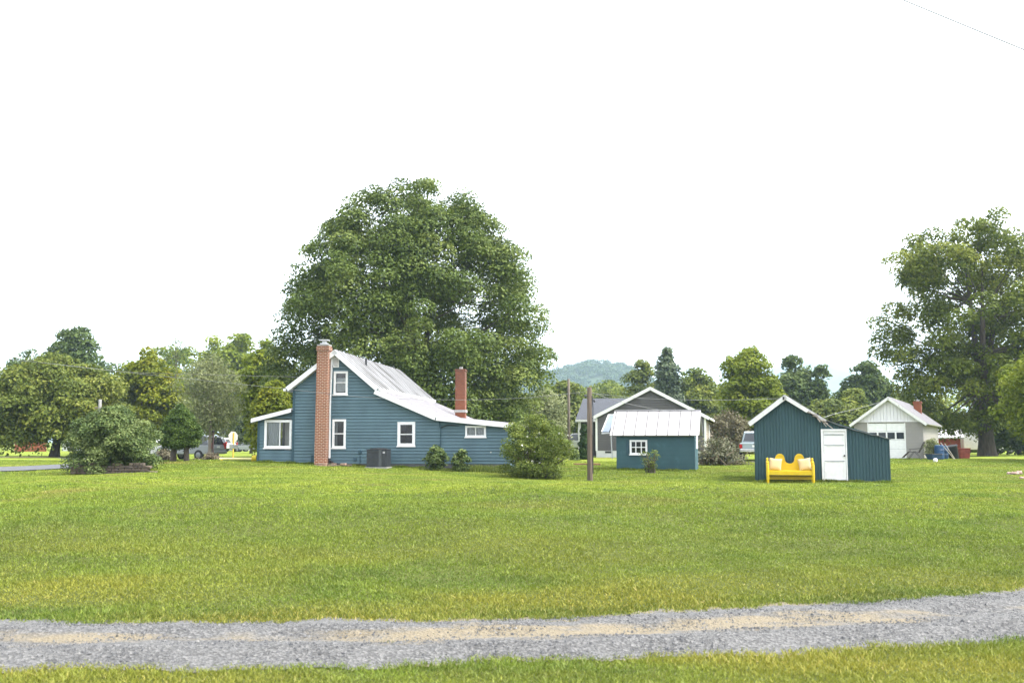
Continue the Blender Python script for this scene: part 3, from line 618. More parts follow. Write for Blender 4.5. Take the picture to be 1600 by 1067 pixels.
hx = H1[0]+r.normal(0, 1.0, n)*H1[2]; hy = H1[1]+(r.normal(-.55, .6, n))*H1[3]; hzv = hz(hx, hy, *H1)
cr = r.uniform(2.8, 5.5, n); v, var, m = leaves((np.stack([hx, hy, hzv+cr*.5, cr], -1), np.clip(r.normal(.5, .22, n), 0, 1)), 1.9, 46, r, flat=.9, upb=.8, fill=.25, aspect=.8)
tag(npmesh('hill_forest', v, m, 4, LEAF['hill'], attr=var), 'hazy blue green forest covering the round hill', 'forest', kind='stuff')

# distant woodland closing the gaps between the nearer trees
r = np.random.default_rng(111); C_ = []
for px0, px1, Yw, t0, t1, k in ((-60, 520, 190, 574, 612, 360), (830, 1420, 185, 598, 628, 360), (1400, 1760, 150, 600, 650, 130)):
    for i in range(k):
        px = r.uniform(px0, px1); y = Yw+r.uniform(-6, 14); tpx = t0+(t1-t0)*(.5+.3*math.sin(px*.045)+.2*math.sin(px*.13)); p = at(px, tpx, y); zg_ = g1(p.x, y)
        C_.append((p.x, y, zg_+(p.z-zg_)*r.uniform(.0, 1)**.7, r.uniform(1.5, 2.6)))
v, var, m = leaves((np.array(C_), np.clip(r.normal(.5, .22, len(C_)), 0, 1)), .62, 110, r, flat=.8)
tag(npmesh('woodland', v, m, 4, LEAF['oak'], attr=var), 'distant low band of mixed green trees behind everything', 'woodland', kind='stuff')

# ------------------------------------------------------------------ buildings
TEAL = M('teal_siding', (.077, .134, .160), .62, .12, 1.2, .1, 60, dirt=((.085, .145, .172), 2.5, .62))
TEALD = M('teal_trim', (.028, .065, .085), .6, .12, 4)
TEAL2 = M('teal_block', (.036, .086, .100), .7, .12, 1.5, .3, 30, dirt=((.05, .12, .145), 3, .6))
TEAL3 = M('teal_boards', (.027, .066, .076), .6, .13, 1.5, .15, 50, streak=(1, 1, .2), dirt=((.035, .078, .082), 2.0, .6, (3, 1, .3)))
WHITE = M('white_trim', (.72, .72, .72), .55, .06, 6, dirt=((.52, .52, .50), 7, .68))
OLDWHITE = M('weathered_white', (.66, .66, .64), .7, .1, 5, .2, 60, dirt=((.38, .36, .32), 6, .60))
ROOFM = M('galvanised_roof', (.28, .28, .285), .5, .10, 1.0, 0, 30, metal=.15, spec=.4, dirt=((.13, .125, .12), .45, .50, (.5, 2.2, .5)))
ROOFW = M('white_metal_roof', (.40, .385, .395), .5, .06, 3, dirt=((.30, .28, .28), 4, .66)); SEAM = M('roof_seam', (.12, .115, .115), .6, .2, 5)
DARKROOM = M('dark_room', (.035, .035, .033), .9, .3, 3)
PANE = glass_mat('window_glass')
CURT = M('curtain', (.45, .45, .43), .9, .1, 20, streak=(8, 1, .2))
BRICK = brick_mat('chimney_brick', (.25, .066, .021), (.17, .043, .016), (.42, .32, .24), soot=(4.7, 6.1, (.05, .035, .02)), ms=.013)
BRICK2 = brick_mat('red_brick', (.175, .050, .018), (.14, .038, .015), (.22, .09, .05), soot=(1.0, 3.6, (.06, .04, .03)), ms=.006)
BLACK = M('black_metal', (.02, .021, .023), .5, .2, 8)
WOOD = M('weathered_wood', (.17, .14, .11), .9, .3, 8, .6, 30, streak=(3, 3, .25))
CONC = M('concrete', (.27, .265, .25), .9, .15, 4, .3, 40)

def ext_rows(mb, z0, z1, step, left, right, holes, y=0.0, out=.034, gro=.024):
    """lap siding as real sloping boards with gaps left for the openings"""
    z = z0
    while z < z1-1e-4:
        t = min(z+step, z1)
        segs = [(max(left(z), left(t)) if False else None)]
        l0, r0, l1, r1 = left(z), right(z), left(t), right(t)
        cuts = sorted((h[0], h[1]) for h in holes if h[2] < t-1e-3 and h[3] > z+1e-3)
        xs0 = [l0]; xs1 = [l1]
        for a, b in cuts: xs0 += [a, b]; xs1 += [a, b]
        xs0.append(r0); xs1.append(r1)
        for i in range(0, len(xs0), 2):
            a0, b0, a1, b1 = xs0[i], xs0[i+1], xs1[i], xs1[i+1]
            if b0-a0 < .005: continue
            g = min(gro, (t-z)*.4); u = 1-g/(t-z); am, bm_ = a0+(a1-a0)*u, b0+(b1-b0)*u
            mb.poly([(a0, y-out, z), (b0, y-out, z), (bm_, y-.010, t-g), (am, y-.010, t-g)])
            mb.poly([(am, y-.010, t-g), (bm_, y-.010, t-g), (bm_, y+.03, t-g), (am, y+.03, t-g)])
            mb.poly([(am, y+.03, t-g), (bm_, y+.03, t-g), (b1, y+.03, t), (a1, y+.03, t)])
            mb.poly([(a0, y+.03, z), (b0, y+.03, z), (b0, y-out, z), (a0, y-out, z)])
        z = t
def lin(pts):                                         # x as a function of z through (z, x) points
    zz = [p[0] for p in pts]; xx = [p[1] for p in pts]
    return lambda z: float(np.interp(z, zz, xx))
def window(parent, x0, x1, z0, z1, y=0, fw=.10, rail=None, mull=None, mat=None, glass=None, curtain=None, sill=True, label=None, proud=.05):
    mat = mat or WHITE; mb = MB()
    a, b = y-proud, y+.07
    mb.box(x0, x0+fw, a, b, z0, z1).box(x1-fw, x1, a, b, z0, z1).box(x0+fw, x1-fw, a, b, z1-fw, z1).box(x0+fw, x1-fw, a, b, z0, z0+fw)
    for q in (rail or []): zz = z0+(z1-z0)*q; mb.box(x0+fw, x1-fw, a+.03, b-.01, zz-.022, zz+.022)
    for q in (mull or []): xx = x0+(x1-x0)*q; mb.box(xx-.022, xx+.022, a+.028, b-.012, z0+fw, z1-fw)
    w = mb.build('window', mat, parent, bevel=.006)
    if label: w['label'] = label
    MB().box(x0+fw, x1-fw, y-.004, y+.004, z0+fw, z1-fw).build('pane', glass or PANE, w)
    if sill: MB().box(x0-.03, x1+.03, a-.035, a-.002, z0-.035, z0+.012).build('sill', mat, w)
    if curtain:
        c = MB(); n = 24; q0, q1, c0, c1 = curtain
        for i in range(n):
            u0 = x0+fw+(x1-x0-2*fw)*(q0+(q1-q0)*i/n); u1 = x0+fw+(x1-x0-2*fw)*(q0+(q1-q0)*(i+1)/n)
            s0 = .02*math.sin(i*1.9); s1 = .02*math.sin((i+1)*1.9)
            c.poly([(u0, y+.13+s0, z0+(z1-z0)*c0), (u1, y+.13+s1, z0+(z1-z0)*c0), (u1, y+.13+s1, z0+(z1-z0)*c1), (u0, y+.13+s0, z0+(z1-z0)*c1)])
        c.build('curtain', CURT, w, fix=False)
    return w
def room(mb, x0, x1, z0, z1, y0, y1):                 # five-sided niche behind an opening
    mb.poly([(x0, y1, z0), (x1, y1, z0), (x1, y1, z1), (x0, y1, z1)])
    mb.poly([(x0, y0, z0), (x0, y1, z0), (x0, y1, z1), (x0, y0, z1)]); mb.poly([(x1, y0, z0), (x1, y1, z0), (x1, y1, z1), (x1, y0, z1)])
    mb.poly([(x0, y0, z0), (x1, y0, z0), (x1, y1, z0), (x0, y1, z0)]); mb.poly([(x0, y0, z1), (x1, y0, z1), (x1, y1, z1), (x0, y1, z1)])
def slab(mb, a, b, y0, y1, t, seam=0, sh=.035, sw=.03, first=.2, sm=None):
    """roof plane from profile point a to b (x,z); seams run down the slope"""
    sm = sm or mb
    a = Vector((a[0], a[1])); b = Vector((b[0], b[1])); d = (b-a).normalized(); n = Vector((-d.y, d.x))
    if n.y < 0: n = -n
    mb.prism([tuple(a), tuple(b), tuple(b-n*t), tuple(a-n*t)], y0, y1)
    y = y0+first
    while seam and y < y1-.05:
        p, q = a+n*.002, b+n*.002
        sm.prism([tuple(p), tuple(q), tuple(q+n*sh), tuple(p+n*sh)], y, y+sw); y += seam
    return n

# --- the blue house
ROT = R(-6.6)
F = Fac(518, 728, 46, ROT)
hs_o = empty('blue_house', F.o, ROT, 'blue clapboard house with grey metal roof and two brick chimneys', 'house')
xL = F(457, 700)[0]; xR = F(797, 700)[0]; D = 12.6
pk = F(526, 552); eL = F(457, 604.5); eR = F(591, 608); kB = F(683, 654); kR = F(797, 664)
zb = -.45
left = lin([(zb, xL), (eL[1], xL), (pk[1], pk[0])])
right = lin([(zb, xR), (kR[1], xR), (kB[1], kB[0]), (eR[1], eR[0]), (pk[1], pk[0])])
def WR(x0, x1, y0, y1):
    a = F(x0, y1); b = F(x1, y0); return a[0], b[0], a[1], b[1]
wins = {'up': WR(521.3, 544, 580, 617), 'lo': WR(519, 541, 655, 700), 'rt': WR(621, 649, 659, 697), 'hz': WR(727, 759.5, 665, 683)}
holes = [(w[0]+.06, w[1]-.06, w[2]+.06, w[3]-.06) for w in wins.values()]
mb = MB(); ext_rows(mb, .12, pk[1]-.02, .145, left, right, holes)
mb.poly([(xL, .02, zb), (xL, D, zb), (xL, D, eL[1]), (xL, .02, eL[1])]); mb.poly([(xR, .02, zb), (xR, D, zb), (xR, D, kR[1]), (xR, .02, kR[1])])
mb.poly([(xL, D, zb), (xR, D, zb), (xR, D, kR[1]), (kB[0], D, kB[1]), (eR[0], D, eR[1]), (pk[0], D, pk[1]), (xL, D, eL[1])])
mb.build('wall', TEAL, hs_o, fix=False)
MB().box(xL+.02, xR-.02, -.012, .1, zb, .12).build('foundation', M('dark_foundation', (.10, .10, .10), .9, .2, 4), hs_o)
for w in wins.values():
    mb = MB(); room(mb, w[0]+.02, w[1]-.02, w[2]+.02, w[3]-.02, .075, 1.6); mb.build('interior', DARKROOM, hs_o, fix=False)
window(hs_o, *wins['up'], rail=[.52], curtain=(0, 1, .15, .72))
window(hs_o, *wins['lo'], rail=[.50], fw=.10, curtain=(0, .22, .1, .9))
window(hs_o, *wins['rt'], rail=[.49], fw=.13)
window(hs_o, *wins['hz'], mull=[.5], fw=.09, curtain=(0, 1, .1, .9))
# corner boards
MB().box(xL-.03, xL+.09, -.035, .1, 0, eL[1]-.02).build('corner_board', TEALD, hs_o)
# roofs
OH = .28
m = MB(); pT = F(526, 547); slab(m, F(449.5, 606), pT, -OH, D+.3, .07, .61); m.build('roof', ROOFM, hs_o)['label'] = 'left slope of the main roof'
m = MB(); slab(m, pT, F(594.5, 606.5), -OH, D+.3, .07, .61); mainroof = m.build('roof', ROOFM, hs_o)
m = MB(); slab(m, F(588.5, 608.8), F(683.5, 650.2), -OH, D+.3, .06, .61); m.build('roof', ROOFW, hs_o)['label'] = 'white lower slope of the roof'
m = MB(); slab(m, F(683.3, 650.2), F(802, 662), -OH, D+.3, .06, .61); m.build('roof', ROOFW, hs_o)['label'] = 'nearly flat white roof over the rear wing'
def rake(a, b, w=.17, y=-OH, mat=None, name='rake_board'):
    a = Vector(a); b = Vector(b); d = (b-a).normalized(); n = Vector((-d.y, d.x)); n = n if n.y > 0 else -n
    q0, q1 = a-n*.03, b-n*.03
    mm = MB(); mm.prism([tuple(q0+n*.035), tuple(q1+n*.035), tuple(q1-n*w), tuple(q0-n*w)], y-.03, y-.004)
    mm.prism([tuple(q0-n*(w-.02)), tuple(q1-n*(w-.02)), tuple(q1-n*w), tuple(q0-n*w)], y-.004, 0)       # soffit
    return mm.build(name, mat or WHITE, hs_o)
rake(F(449.5, 606), pT); rake(pT, F(594, 606)); rake(F(589, 609.2), F(683.5, 650.2)); rake(F(683.5, 650.2), F(801.5, 662))
MB().box(*sorted((F(594.5, 606)[0]-.02, F(594.5, 606)[0]+.09)), -OH-.03, D+.3, F(594, 607)[1]-.12, F(594, 607)[1]-.01).build('gutter', WHITE, hs_o)
MB().box(F(449.5, 606)[0]-.1, F(449.5, 606)[0]+.01, -OH-.03, D+.3, F(449.5, 607)[1]-.13, F(449.5, 607)[1]-.01).build('gutter', WHITE, hs_o)
# roof jack by the ridge
jx, jz = F(583, 566, 3.0); 
MB().tube([(pT[0]+.55, 3.2, pT[1]-.55), (pT[0]+.55, 3.2, pT[1]-.12)], .05, 8).build('vent_pipe', BLACK, hs_o)
# gable vent
v0 = WR(521, 530, 558, 574); m = MB(); m.box(v0[0], v0[1], -.045, .0, v0[2], v0[3])
gv = m.build('gable_vent', WHITE, hs_o); m = MB()
for i in range(7): zz = v0[2]+.05+(v0[3]-v0[2]-.1)*i/7; m.box(v0[0]+.045, v0[1]-.045, -.06, -.046, zz, zz+.03)
m.build('louvre', M('vent_grey', (.42, .43, .42)), gv)
# chimney on the gable wall
c0 = F(496, 724); c1 = F(513.8, 724); c2 = F(499.6, 541); c3 = F(519.6, 541)
cw = c1[0]-c0[0]; cxm = (c0[0]+c1[0])/2; czt = c2[1]-.02; cxt = (c2[0]+c3[0])/2
m = MB(); m.hexa([(cxm-cw/2, -.50, -.4), (cxm+cw/2, -.50, -.4), (cxm+cw/2, -.01, -.4), (cxm-cw/2, -.01, -.4), (cxt-cw/2, -.50, czt), (cxt+cw/2, -.50, czt), (cxt+cw/2, -.01, czt), (cxt-cw/2, -.01, czt)])
m.box(cxt-cw/2-.03, cxt+cw/2+.03, -.53, .02, czt-.22, czt-.05)
ch = m.build('chimney', BRICK, hs_o)
MB().box(cxt-cw/2-.01, cxt+cw/2+.01, -.51, 0, czt+.002, czt+.06).build('crown_cap', CONC, ch)
m = MB(); m.box(cxt-.16, cxt+.16, -.42, -.1, czt+.062, czt+.13); m.tube([(cxt, -.26, czt+.12), (cxt, -.26, czt+.24)], .1, 12); m.box(cxt-.2, cxt+.2, -.46, -.06, czt+.24, czt+.29); m.build('rain_cap', M('steel_cap', (.45, .45, .46), .4, .1, 5, metal=.6), ch)
# chimney of the low wing
k0 = at(720, 640, 53); q = k0-F.o; kx = q.dot(F.dx); ky = q.dot(F.n); kw = (728-712)/FPX*53*.96
kt = (at(720, 577, 53)-F.o).z; kb_ = kB[1]-.8
m = MB(); m.box(-kw/2, kw/2, -kw/2, kw/2, 0, kt-kb_); m.box(-kw/2-.03, kw/2+.03, -kw/2-.03, kw/2+.03, kt-kb_-.10, kt-kb_-.03)
o = m.build('chimney', BRICK2, hs_o); o.location = (kx, ky, kb_); o['label'] = 'plain red brick chimney with sooty top'
MB().box(-kw/2-.05, kw/2+.05, -kw/2-.05, kw/2+.05, kt-kb_-2.30, kt-kb_-2.16).build('flashing', CONC, o)
MB().tube([(0, 0, kt-kb_-.02), (0, 0, kt-kb_+.12)], .1, 10).build('flue', CONC, o)
# downspout beside the chimney
d0 = F(519.3, 560); d1 = F(516, 640); d2 = F(514.8, 716)
MB().tube([(d0[0], -.07, d0[1]), (d1[0], -.07, d1[1]), (d2[0]+.02, -.07, d2[1])], .05, 8).build('downspout', WHITE, hs_o, True)
MB().tube([(d2[0]+.02, -.07, d2[1]), (d2[0]+.05, -.1, .22), (d2[0]+.35, -.3, .10), (d2[0]+.9, -.42, .06), (F(553, 727)[0], -.46, .04)], .055, 8).build('drain_pipe', BLACK, hs_o, True)
v1 = WR(486.5, 494.5, 711, 723); MB().box(v1[0], v1[1]-.02, -.06, 0, v1[2], v1[3]).build('crawl_vent', TEALD, hs_o); MB().box(v1[1]-.01, v1[1]+.05, -.2, 0, v1[2]-.1, v1[3]).build('trim_board', WHITE, hs_o)
# lamp, conduit and meter pipes
l0 = F(686, 656); m = MB(); m.lathe([(.03, .12), (.06, .08), (.09, 0), (.02, -.02)], (l0[0], -.14, l0[1])); m.box(l0[0]-.04, l0[0]+.04, -.06, 0, l0[1], l0[1]+.12); m.build('wall_lamp', M('lamp_enamel', (.55, .52, .42), .4), hs_o, True)
MB().tube([(l0[0]+.03, -.07, l0[1]-.05), (l0[0]+.05, -.07, l0[1]-.3), (l0[0]+.1, -.07, F(688, 668)[1]), (l0[0]+.08, -.07, F(687, 700)[1])], .025, 6).build('conduit', TEALD, hs_o, True)
MB().tube([(l0[0]+.1, -.07, F(688, 668)[1]), (F(700, 665)[0], -.09, F(700, 664)[1]), (F(718, 666)[0], -.07, F(718, 665)[1])], .02, 6).build('cable', BLACK, hs_o, True)
m = MB()
for (a, b) in ((563, 706), (555, 717)): q = F(a, b); m.box(q[0]-.06, q[0]+.06, -.09, 0, q[1]-.08, q[1]+.08)
q = F(563, 712); m.tube([(q[0], -.05, q[1]), (q[0], -.05, q[1]-.35)], .02, 6); m.build('pipe_cover', TEALD, hs_o)
# porch
xP = F(401.5, 700)[0]; zP0 = F(401.5, 656)[1]; zP1 = F(457, 642)[1]; yP = .12; xi = xL-.035
pw = WR(411.5, 455.5, 656, 700)
mb = MB(); ext_rows(mb, .0, zP1-.02, .145, lin([(zb, xP), (zP0, xP), (zP1, xi-.01)]), lambda z: xi, [(pw[0]+.05, pw[1]-.05, pw[2]+.05, pw[3]-.05)], yP)
for (a, b, z0, z1) in ((yP+.02, 9, zb, .95), (yP+.02, 1.0, .95, zP0), (3.4, 4.0, .95, zP0), (8.2, 9, .95, zP0)): mb.poly([(xP, a, z0), (xP, b, z0), (xP, b, z1), (xP, a, z1)])  # openings in the unseen side wall, added so light enters the porch
mb.poly([(xP, 9, zb), (xi, 9, zb), (xi, 9, zP1), (xP, 9, zP0)])
po = mb.build('porch', TEAL, hs_o, fix=False)
MB().box(xP-.03, xP+.08, yP-.035, yP+.1, -.1, zP0-.02).build('corner_board', TEALD, po)
m = MB(); slab(m, F(394.5, 654.5), F(457, 638.5), yP-.3, 9.2, .06, .61); m.build('porch_roof', ROOFW, po)
a, b = Vector(F(394.5, 654.5)), Vector(F(457, 638.5)); m = MB(); m.prism([(a.x, a.y+.012), (b.x, b.y+.012), (b.x, b.y-.17), (a.x, a.y-.17)], yP-.33, yP-.303); m.build('fascia', WHITE, po)
w = window(po, *pw, y=yP, fw=.11, mull=[.56], proud=.06, curtain=(0, .54, .06, .94))
m = MB(); m.box(xP+.05, xi-.02, yP+.08, 8.8, .05, .1); m.box(xP+.05, xi-.02, 3.6, 3.7, .1, 2.3); m.build('porch_room', M('porch_plaster', (.68, .64, .56), .9, .12, 3), po)
dx0 = pw[0]+(pw[1]-pw[0])*.62; MB().box(dx0, pw[1]-.12, 3.5, 3.59, .1, 2.05).build('inner_door', M('door_wood', (.17, .13, .10), .6, .2, 6), po)
MB().box(dx0+.22, pw[1]-.30, 3.47, 3.49, .9, 1.9).build('door_light', M('bright_glass', (.7, .72, .72), .2), po)
m = MB()
for i in range(14): t = 6.283*i/14; m.lathe([(.01, -.05), (.05, -.02), (.05, .02), (.01, .05)], (dx0+.32+.13*math.cos(t), 3.42, 1.45+.13*math.sin(t)), 6)
m.build('wreath', M('red_wreath', (.30, .03, .03), .8, .3, 20), po)

# --- things by the house wall
def on(Fc, px, py, d): x, z = Fc(px, py, d); return Fc.o+Fc.dx*x+Fc.n*d+Vector((0, 0, z))
def local_empty(name, Fc, px, d, label, cat, py=725):
    p = on(Fc, px, py, d); return empty(name, (p.x, p.y, g1(p.x, p.y)), Fc.rot, label, cat)
ac = local_empty('air_conditioner', F, 591.5, -.85, 'dark grey louvred air conditioning unit on the grass by the blue wall', 'air conditioner')
m = MB(); m.box(-.44, .44, -.44, .44, .06, .82); m.build('casing', M('ac_grey', (.030, .034, .038), .5, .1, 4), ac, bevel=.02)
m = MB()
for i in range(17): z = .10+i*.041; m.box(-.43, .12, -.462, -.442, z, z+.022); m.box(.25, .43, -.462, -.442, z, z+.022); m.box(.442, .462, -.42, .42, z, z+.022)
m.build('louvre_panel', M('ac_louvre', (.045, .05, .055), .5, .1, 4), ac)
MB().box(.12, .25, -.468, -.442, .08, .82).build('corner_post', M('ac_post', (.06, .066, .07), .5), ac)
m = MB(); m.lathe([(.40, .82), (.40, .86), (.36, .88), (.05, .89)], n=20); m.box(-.46, .46, -.46, .46, .81, .845); m.build('fan_grille', BLACK, ac)
MB().box(-.5, .5, -.5, .5, -.05, .058).build('pad', CONC, ac)
MB().box(.30, .40, -.472, -.463, .66, .74).build('badge', M('grey_badge', (.35, .35, .36)), ac)
def slat_pile():
    o = local_empty('brick_pile', F, 515, -.75, 'low scatter of bricks and boards at the foot of the tall chimney', 'bricks')
    rr = random.Random(4)
    for i in range(16):
        m = MB()
        x = rr.uniform(-.55, .95); y = rr.uniform(-.2, .2); a = rr.uniform(-.6, .6); z = .03+.075*rr.choice([0, 0, 1])
        m.bar((x-.1*math.cos(a), y-.1*math.sin(a), z), (x+.1*math.cos(a), y+.1*math.sin(a), z), .1, .07)
        m.build('brick', M('pale_brick', (.34, .22, .16), .9, .3, 6), o)
    m = MB(); m.bar((-.6, .05, .09), (.25, -.1, .12), .12, .04); m.bar((.1, -.2, .05), (1.0, .15, .07), .1, .04); m.build('boards', WOOD, o)
slat_pile()

# --- small teal block shed
F2 = Fac(963.5, 735, 46.6, R(-14))
s2 = empty('garden_shed', F2.o, R(-14), 'small teal block shed with a bright white ribbed metal roof', 'shed')
xr = F2(1085.5, 735)[0]; ze = F2(1020, 681.5)[1]; D2 = 2.7
w2 = (F2(984, 700)[0], F2(1011.5, 700)[0], F2(1000, 710)[1], F2(1000, 687.2)[1])
def wall_hole(mb, x0, x1, z0, z1, h, y=0):
    a, b, c, d = h
    for q in ((x0, x1, z0, c), (x0, x1, d, z1), (x0, a, c, d), (b, x1, c, d)): mb.poly([(q[0], y, q[2]), (q[1], y, q[2]), (q[1], y, q[3]), (q[0], y, q[3])])
zr = F2(1028, 641.5, D2/2)[1]
mb = MB(); wall_hole(mb, 0, xr, -.4, ze, (w2[0]+.05, w2[1]-.05, w2[2]+.05, w2[3]-.05))
for x in (0, xr): mb.poly([(x, 0, -.4), (x, D2, -.4), (x, D2, ze), (x, D2/2, zr-.08), (x, 0, ze)])
mb.poly([(0, D2, -.4), (xr, D2, -.4), (xr, D2, ze), (0, D2, ze)])
mb.build('wall', TEAL2, s2, fix=False)
m = MB()
for i in range(9): m.box(.0, xr, -.006, -.001, .12+i*.2, .127+i*.2)
m.build('mortar_lines', M('teal_joint', (.024, .072, .092), .8), s2)
mb = MB(); room(mb, w2[0], w2[1], w2[2], w2[3], .06, 1.2); mb.build('interior', DARKROOM, s2, fix=False)
window(s2, *w2, fw=.085, rail=[.5], mull=[.345, .655], sill=True, curtain=None)
MB().box(F2(978.6, 700)[0], F2(982, 700)[0], -.035, -.002, F2(980, 711)[1], F2(980, 687)[1]).build('shutter', TEALD, s2)
def xslab(mb, x0, x1, a, b, t, seam, first=.1, sm=None):      # a,b = (y,z): roof whose seams lie along the slope, ridge along x
    a = Vector(a); b = Vector(b); d = (b-a).normalized(); n = Vector((-d.y, d.x)); n = n if n.y > 0 else -n
    def pr(x0, x1, P):
        k = len(mb.v); q = len(P); mb.v += [(x0, y, z) for y, z in P]+[(x1, y, z) for y, z in P]
        mb.f.append(tuple(range(k, k+q))); mb.f.append(tuple(range(k+2*q-1, k+q-1, -1)))
        for i in range(q): j = (i+1) % q; mb.f.append((k+j, k+i, k+q+i, k+q+j))
    pr(x0, x1, [tuple(a), tuple(b), tuple(b-n*t), tuple(a-n*t)]); x = x0+first; sm = sm if sm is not None else mb; mb = sm
    while x < x1-.02: pr(x, x+.035, [tuple(a+n*.001), tuple(b+n*.001), tuple(b+n*.028), tuple(a+n*.028)]); x += seam
xe0 = F2(953, 680, -.22)[0]; xe1 = F2(1092.5, 680, -.22)[0]; zeo = F2(1020, 679.8, -.25)[1]
m = MB(); ms = MB(); xslab(m, xe0, xe1, (-.25, zeo), (D2/2, zr), .04, (xe1-xe0)/8.05, .1, ms); ro = m.build('roof', ROOFW, s2)
for k in range(len(ms.v)//8):
    q = MB(); q.v = ms.v[k*8:k*8+8]; q.f = [tuple(i-k*8 for i in f) for f in ms.f[k*6:k*6+6]]; q.build('seam', SEAM, ro)
m = MB(); xslab(m, xe0, xe1, (D2+.25, zeo), (D2/2, zr), .04, (xe1-xe0)/8.05); m.build('roof', ROOFW, s2)
MB().box(xe0, xe1, D2/2-.06, D2/2+.06, zr+.0, zr+.035).build('ridge_cap', ROOFW, s2)
MB().box(xr+.002, xr+.03, 1.2, 2.2, 1.0, 1.62).build('side_window', OLDWHITE, s2)
MB().box(xr+.002, xr+.025, .05, .12, -.1, ze-.05).build('corner_board', TEALD, s2)
# lean-to awning at the shed's far corner
a0 = F2(941, 675, 2.2); a1 = F2(947, 649, 2.9); a2 = F2(951.5, 675, 2.2)
m = MB(); m.hexa([(a0[0], 2.2, a0[1]), (a2[0], 2.2, a0[1]), (a2[0]+.25, 2.9, a1[1]), (a0[0]+.25, 2.9, a1[1]), (a0[0], 2.2, a0[1]+.03), (a2[0], 2.2, a0[1]+.03), (a2[0]+.25, 2.9, a1[1]+.03), (a0[0]+.25, 2.9, a1[1]+.03)])
aw = m.build('awning', M('pale_panel', (.20, .24, .30), .25, .1, 3, spec=.6), s2)
m = MB(); e0 = F2(940, 677, 2.15); e1 = F2(957, 676, 2.15); m.bar((e0[0], 2.15, e0[1]), (e1[0], 2.15, e1[1]), .06); m.bar((e1[0]-.08, 2.15, e1[1]), (e1[0]-.02, 2.15, e1[1]-1.25), .05)
m.bar((a0[0]-.02, 2.2, a0[1]+.02), (a0[0]+.23, 2.9, a1[1]+.04), .05); m.bar((a0[0]+.23, 2.9, a1[1]+.04), (a2[0]+.27, 2.9, a1[1]+.04), .05); m.build('awning_frame', WHITE, aw)

# --- teal shed with the yellow bench
F3 = Fac(1180, 753, 38.6, R(-15))
s3 = empty('teal_shed', F3.o, R(-15), 'dark teal shed of vertical boards with a white door and sagging lean-to roof', 'shed')
X1 = F3(1391, 720)[0]
tp = [F3(1178, 658), F3(1226, 622), F3(1289, 662), F3(1300, 659), F3(1391, 686)]
top = lambda x: float(np.interp(x, [p[0] for p in tp], [p[1] for p in tp]))
dr = (F3(1283.2, 700)[0], F3(1323.3, 700)[0], F3(1303, 747.5)[1], F3(1303, 670.2)[1])
mb = MB(); xs3 = []; x = 0.0
while x < X1: xs3.append(x); x += .115
def col(x0, x1, y0, y1):
    for (za0, za1, zt0, zt1) in ([(-.5, -.5, top(x0), top(x1))] if not (x1 > dr[0]+.05 and x0 < dr[1]-.05) else [(-.5, -.5, dr[2], dr[2]), (dr[3]-.05, dr[3]-.05, top(x0), top(x1))]):
        if zt0-za0 > .01: mb.poly([(x0, y0, za0), (x1, y1, za1), (x1, y1, zt1), (x0, y0, zt0)])
for x in xs3:
    e = min(x+.115, X1); q = [(x, .0), (x+.012, .018), (x+.03, .018), (x+.042, .0), (e, .0)]
    q = [(min(a, X1), b) for a, b in q]
    for (a, ya), (b, yb) in zip(q, q[1:]):
        if b > a: col(a, b, ya, yb)
D3 = 4.2
for x, z in ((0, top(0)), (X1, top(X1))): mb.poly([(x, 0, -.5), (x, D3, -.5), (x, D3, z), (x, 0, z)])
mb.poly([(0, D3, -.5), (X1, D3, -.5)]+[(min(max(p[0], 0), X1), D3, p[1]) for p in reversed(tp)])
mb.build('wall', TEAL3, s3, fix=False)
mb = MB(); room(mb, dr[0]+.02, dr[1]-.02, dr[2]-.2, dr[3], .06, 1.0); mb.build('interior', DARKROOM, s3, fix=False)
m = MB(); fw = .085
m.box(dr[0], dr[0]+fw, -.05, .05, dr[2]-.1, dr[3]).box(dr[1]-fw*.5, dr[1], -.05, .05, dr[2]-.1, dr[3]).box(dr[0]+fw, dr[1]-fw*.5, -.05, .05, dr[3]-fw, dr[3]); m.build('door_frame', WHITE, s3, bevel=.006)
m = MB(); a, b = dr[0]+fw+.008, dr[1]-fw*.5-.008; zz = [dr[2]-.05, dr[2]+.62, dr[2]+1.22, dr[3]-fw-.01]
m.box(a, b, .0, .035, zz[0], zz[3])
for i in range(4): m.box(a, b, -.018, -.001, zz[i]-(.09 if i == 3 else .0), zz[i]+(.0 if i == 3 else .085))
m.box(a, a+.09, -.0185, -.0012, zz[0], zz[3]); m.box(b-.09, b, -.0185, -.0012, zz[0], zz[3])
dd = m.build('door', WHITE, s3, bevel=.004)
MB().lathe([(.015, 0), (.015, -.04), (.035, -.05), (.03, -.085), (.005, -.09)], (b-.05, -.018, dr[2]+.86), 10, 'y').build('handle', BLACK, dd, True)
for zl in (zz[2]+.03, zz[1]+.03, zz[3]-.13): MB().box(a+.02, b-.05, -.026, -.0195, zl, zl+.022).build('panel_shadow', M('shadow_grey', (.16, .19, .22)), dd)  # shadow lines between the door panels, painted as grey strips
pa, pb, pc = F3(1168.5, 661, -.2), F3(1226, 617.5, -.2), F3(1291, 657, -.2)
m = MB(); slab(m, pa, pb, -.2, D3+.2, .05, .6); m.build('roof', ROOFM, s3)
m = MB(); slab(m, pb, pc, -.2, D3+.2, .05, .6); m.build('roof', ROOFM, s3)
def rake3(a, b, w, mat, name, y=-.205):
    a = Vector(a); b = Vector(b); d = (b-a).normalized(); n = Vector((-d.y, d.x)); n = n if n.y > 0 else -n
    m = MB(); m.prism([tuple(a+n*.012), tuple(b+n*.012), tuple(b-n*w), tuple(a-n*w)], y-.03, y-.002); return m.build(name, mat, s3)
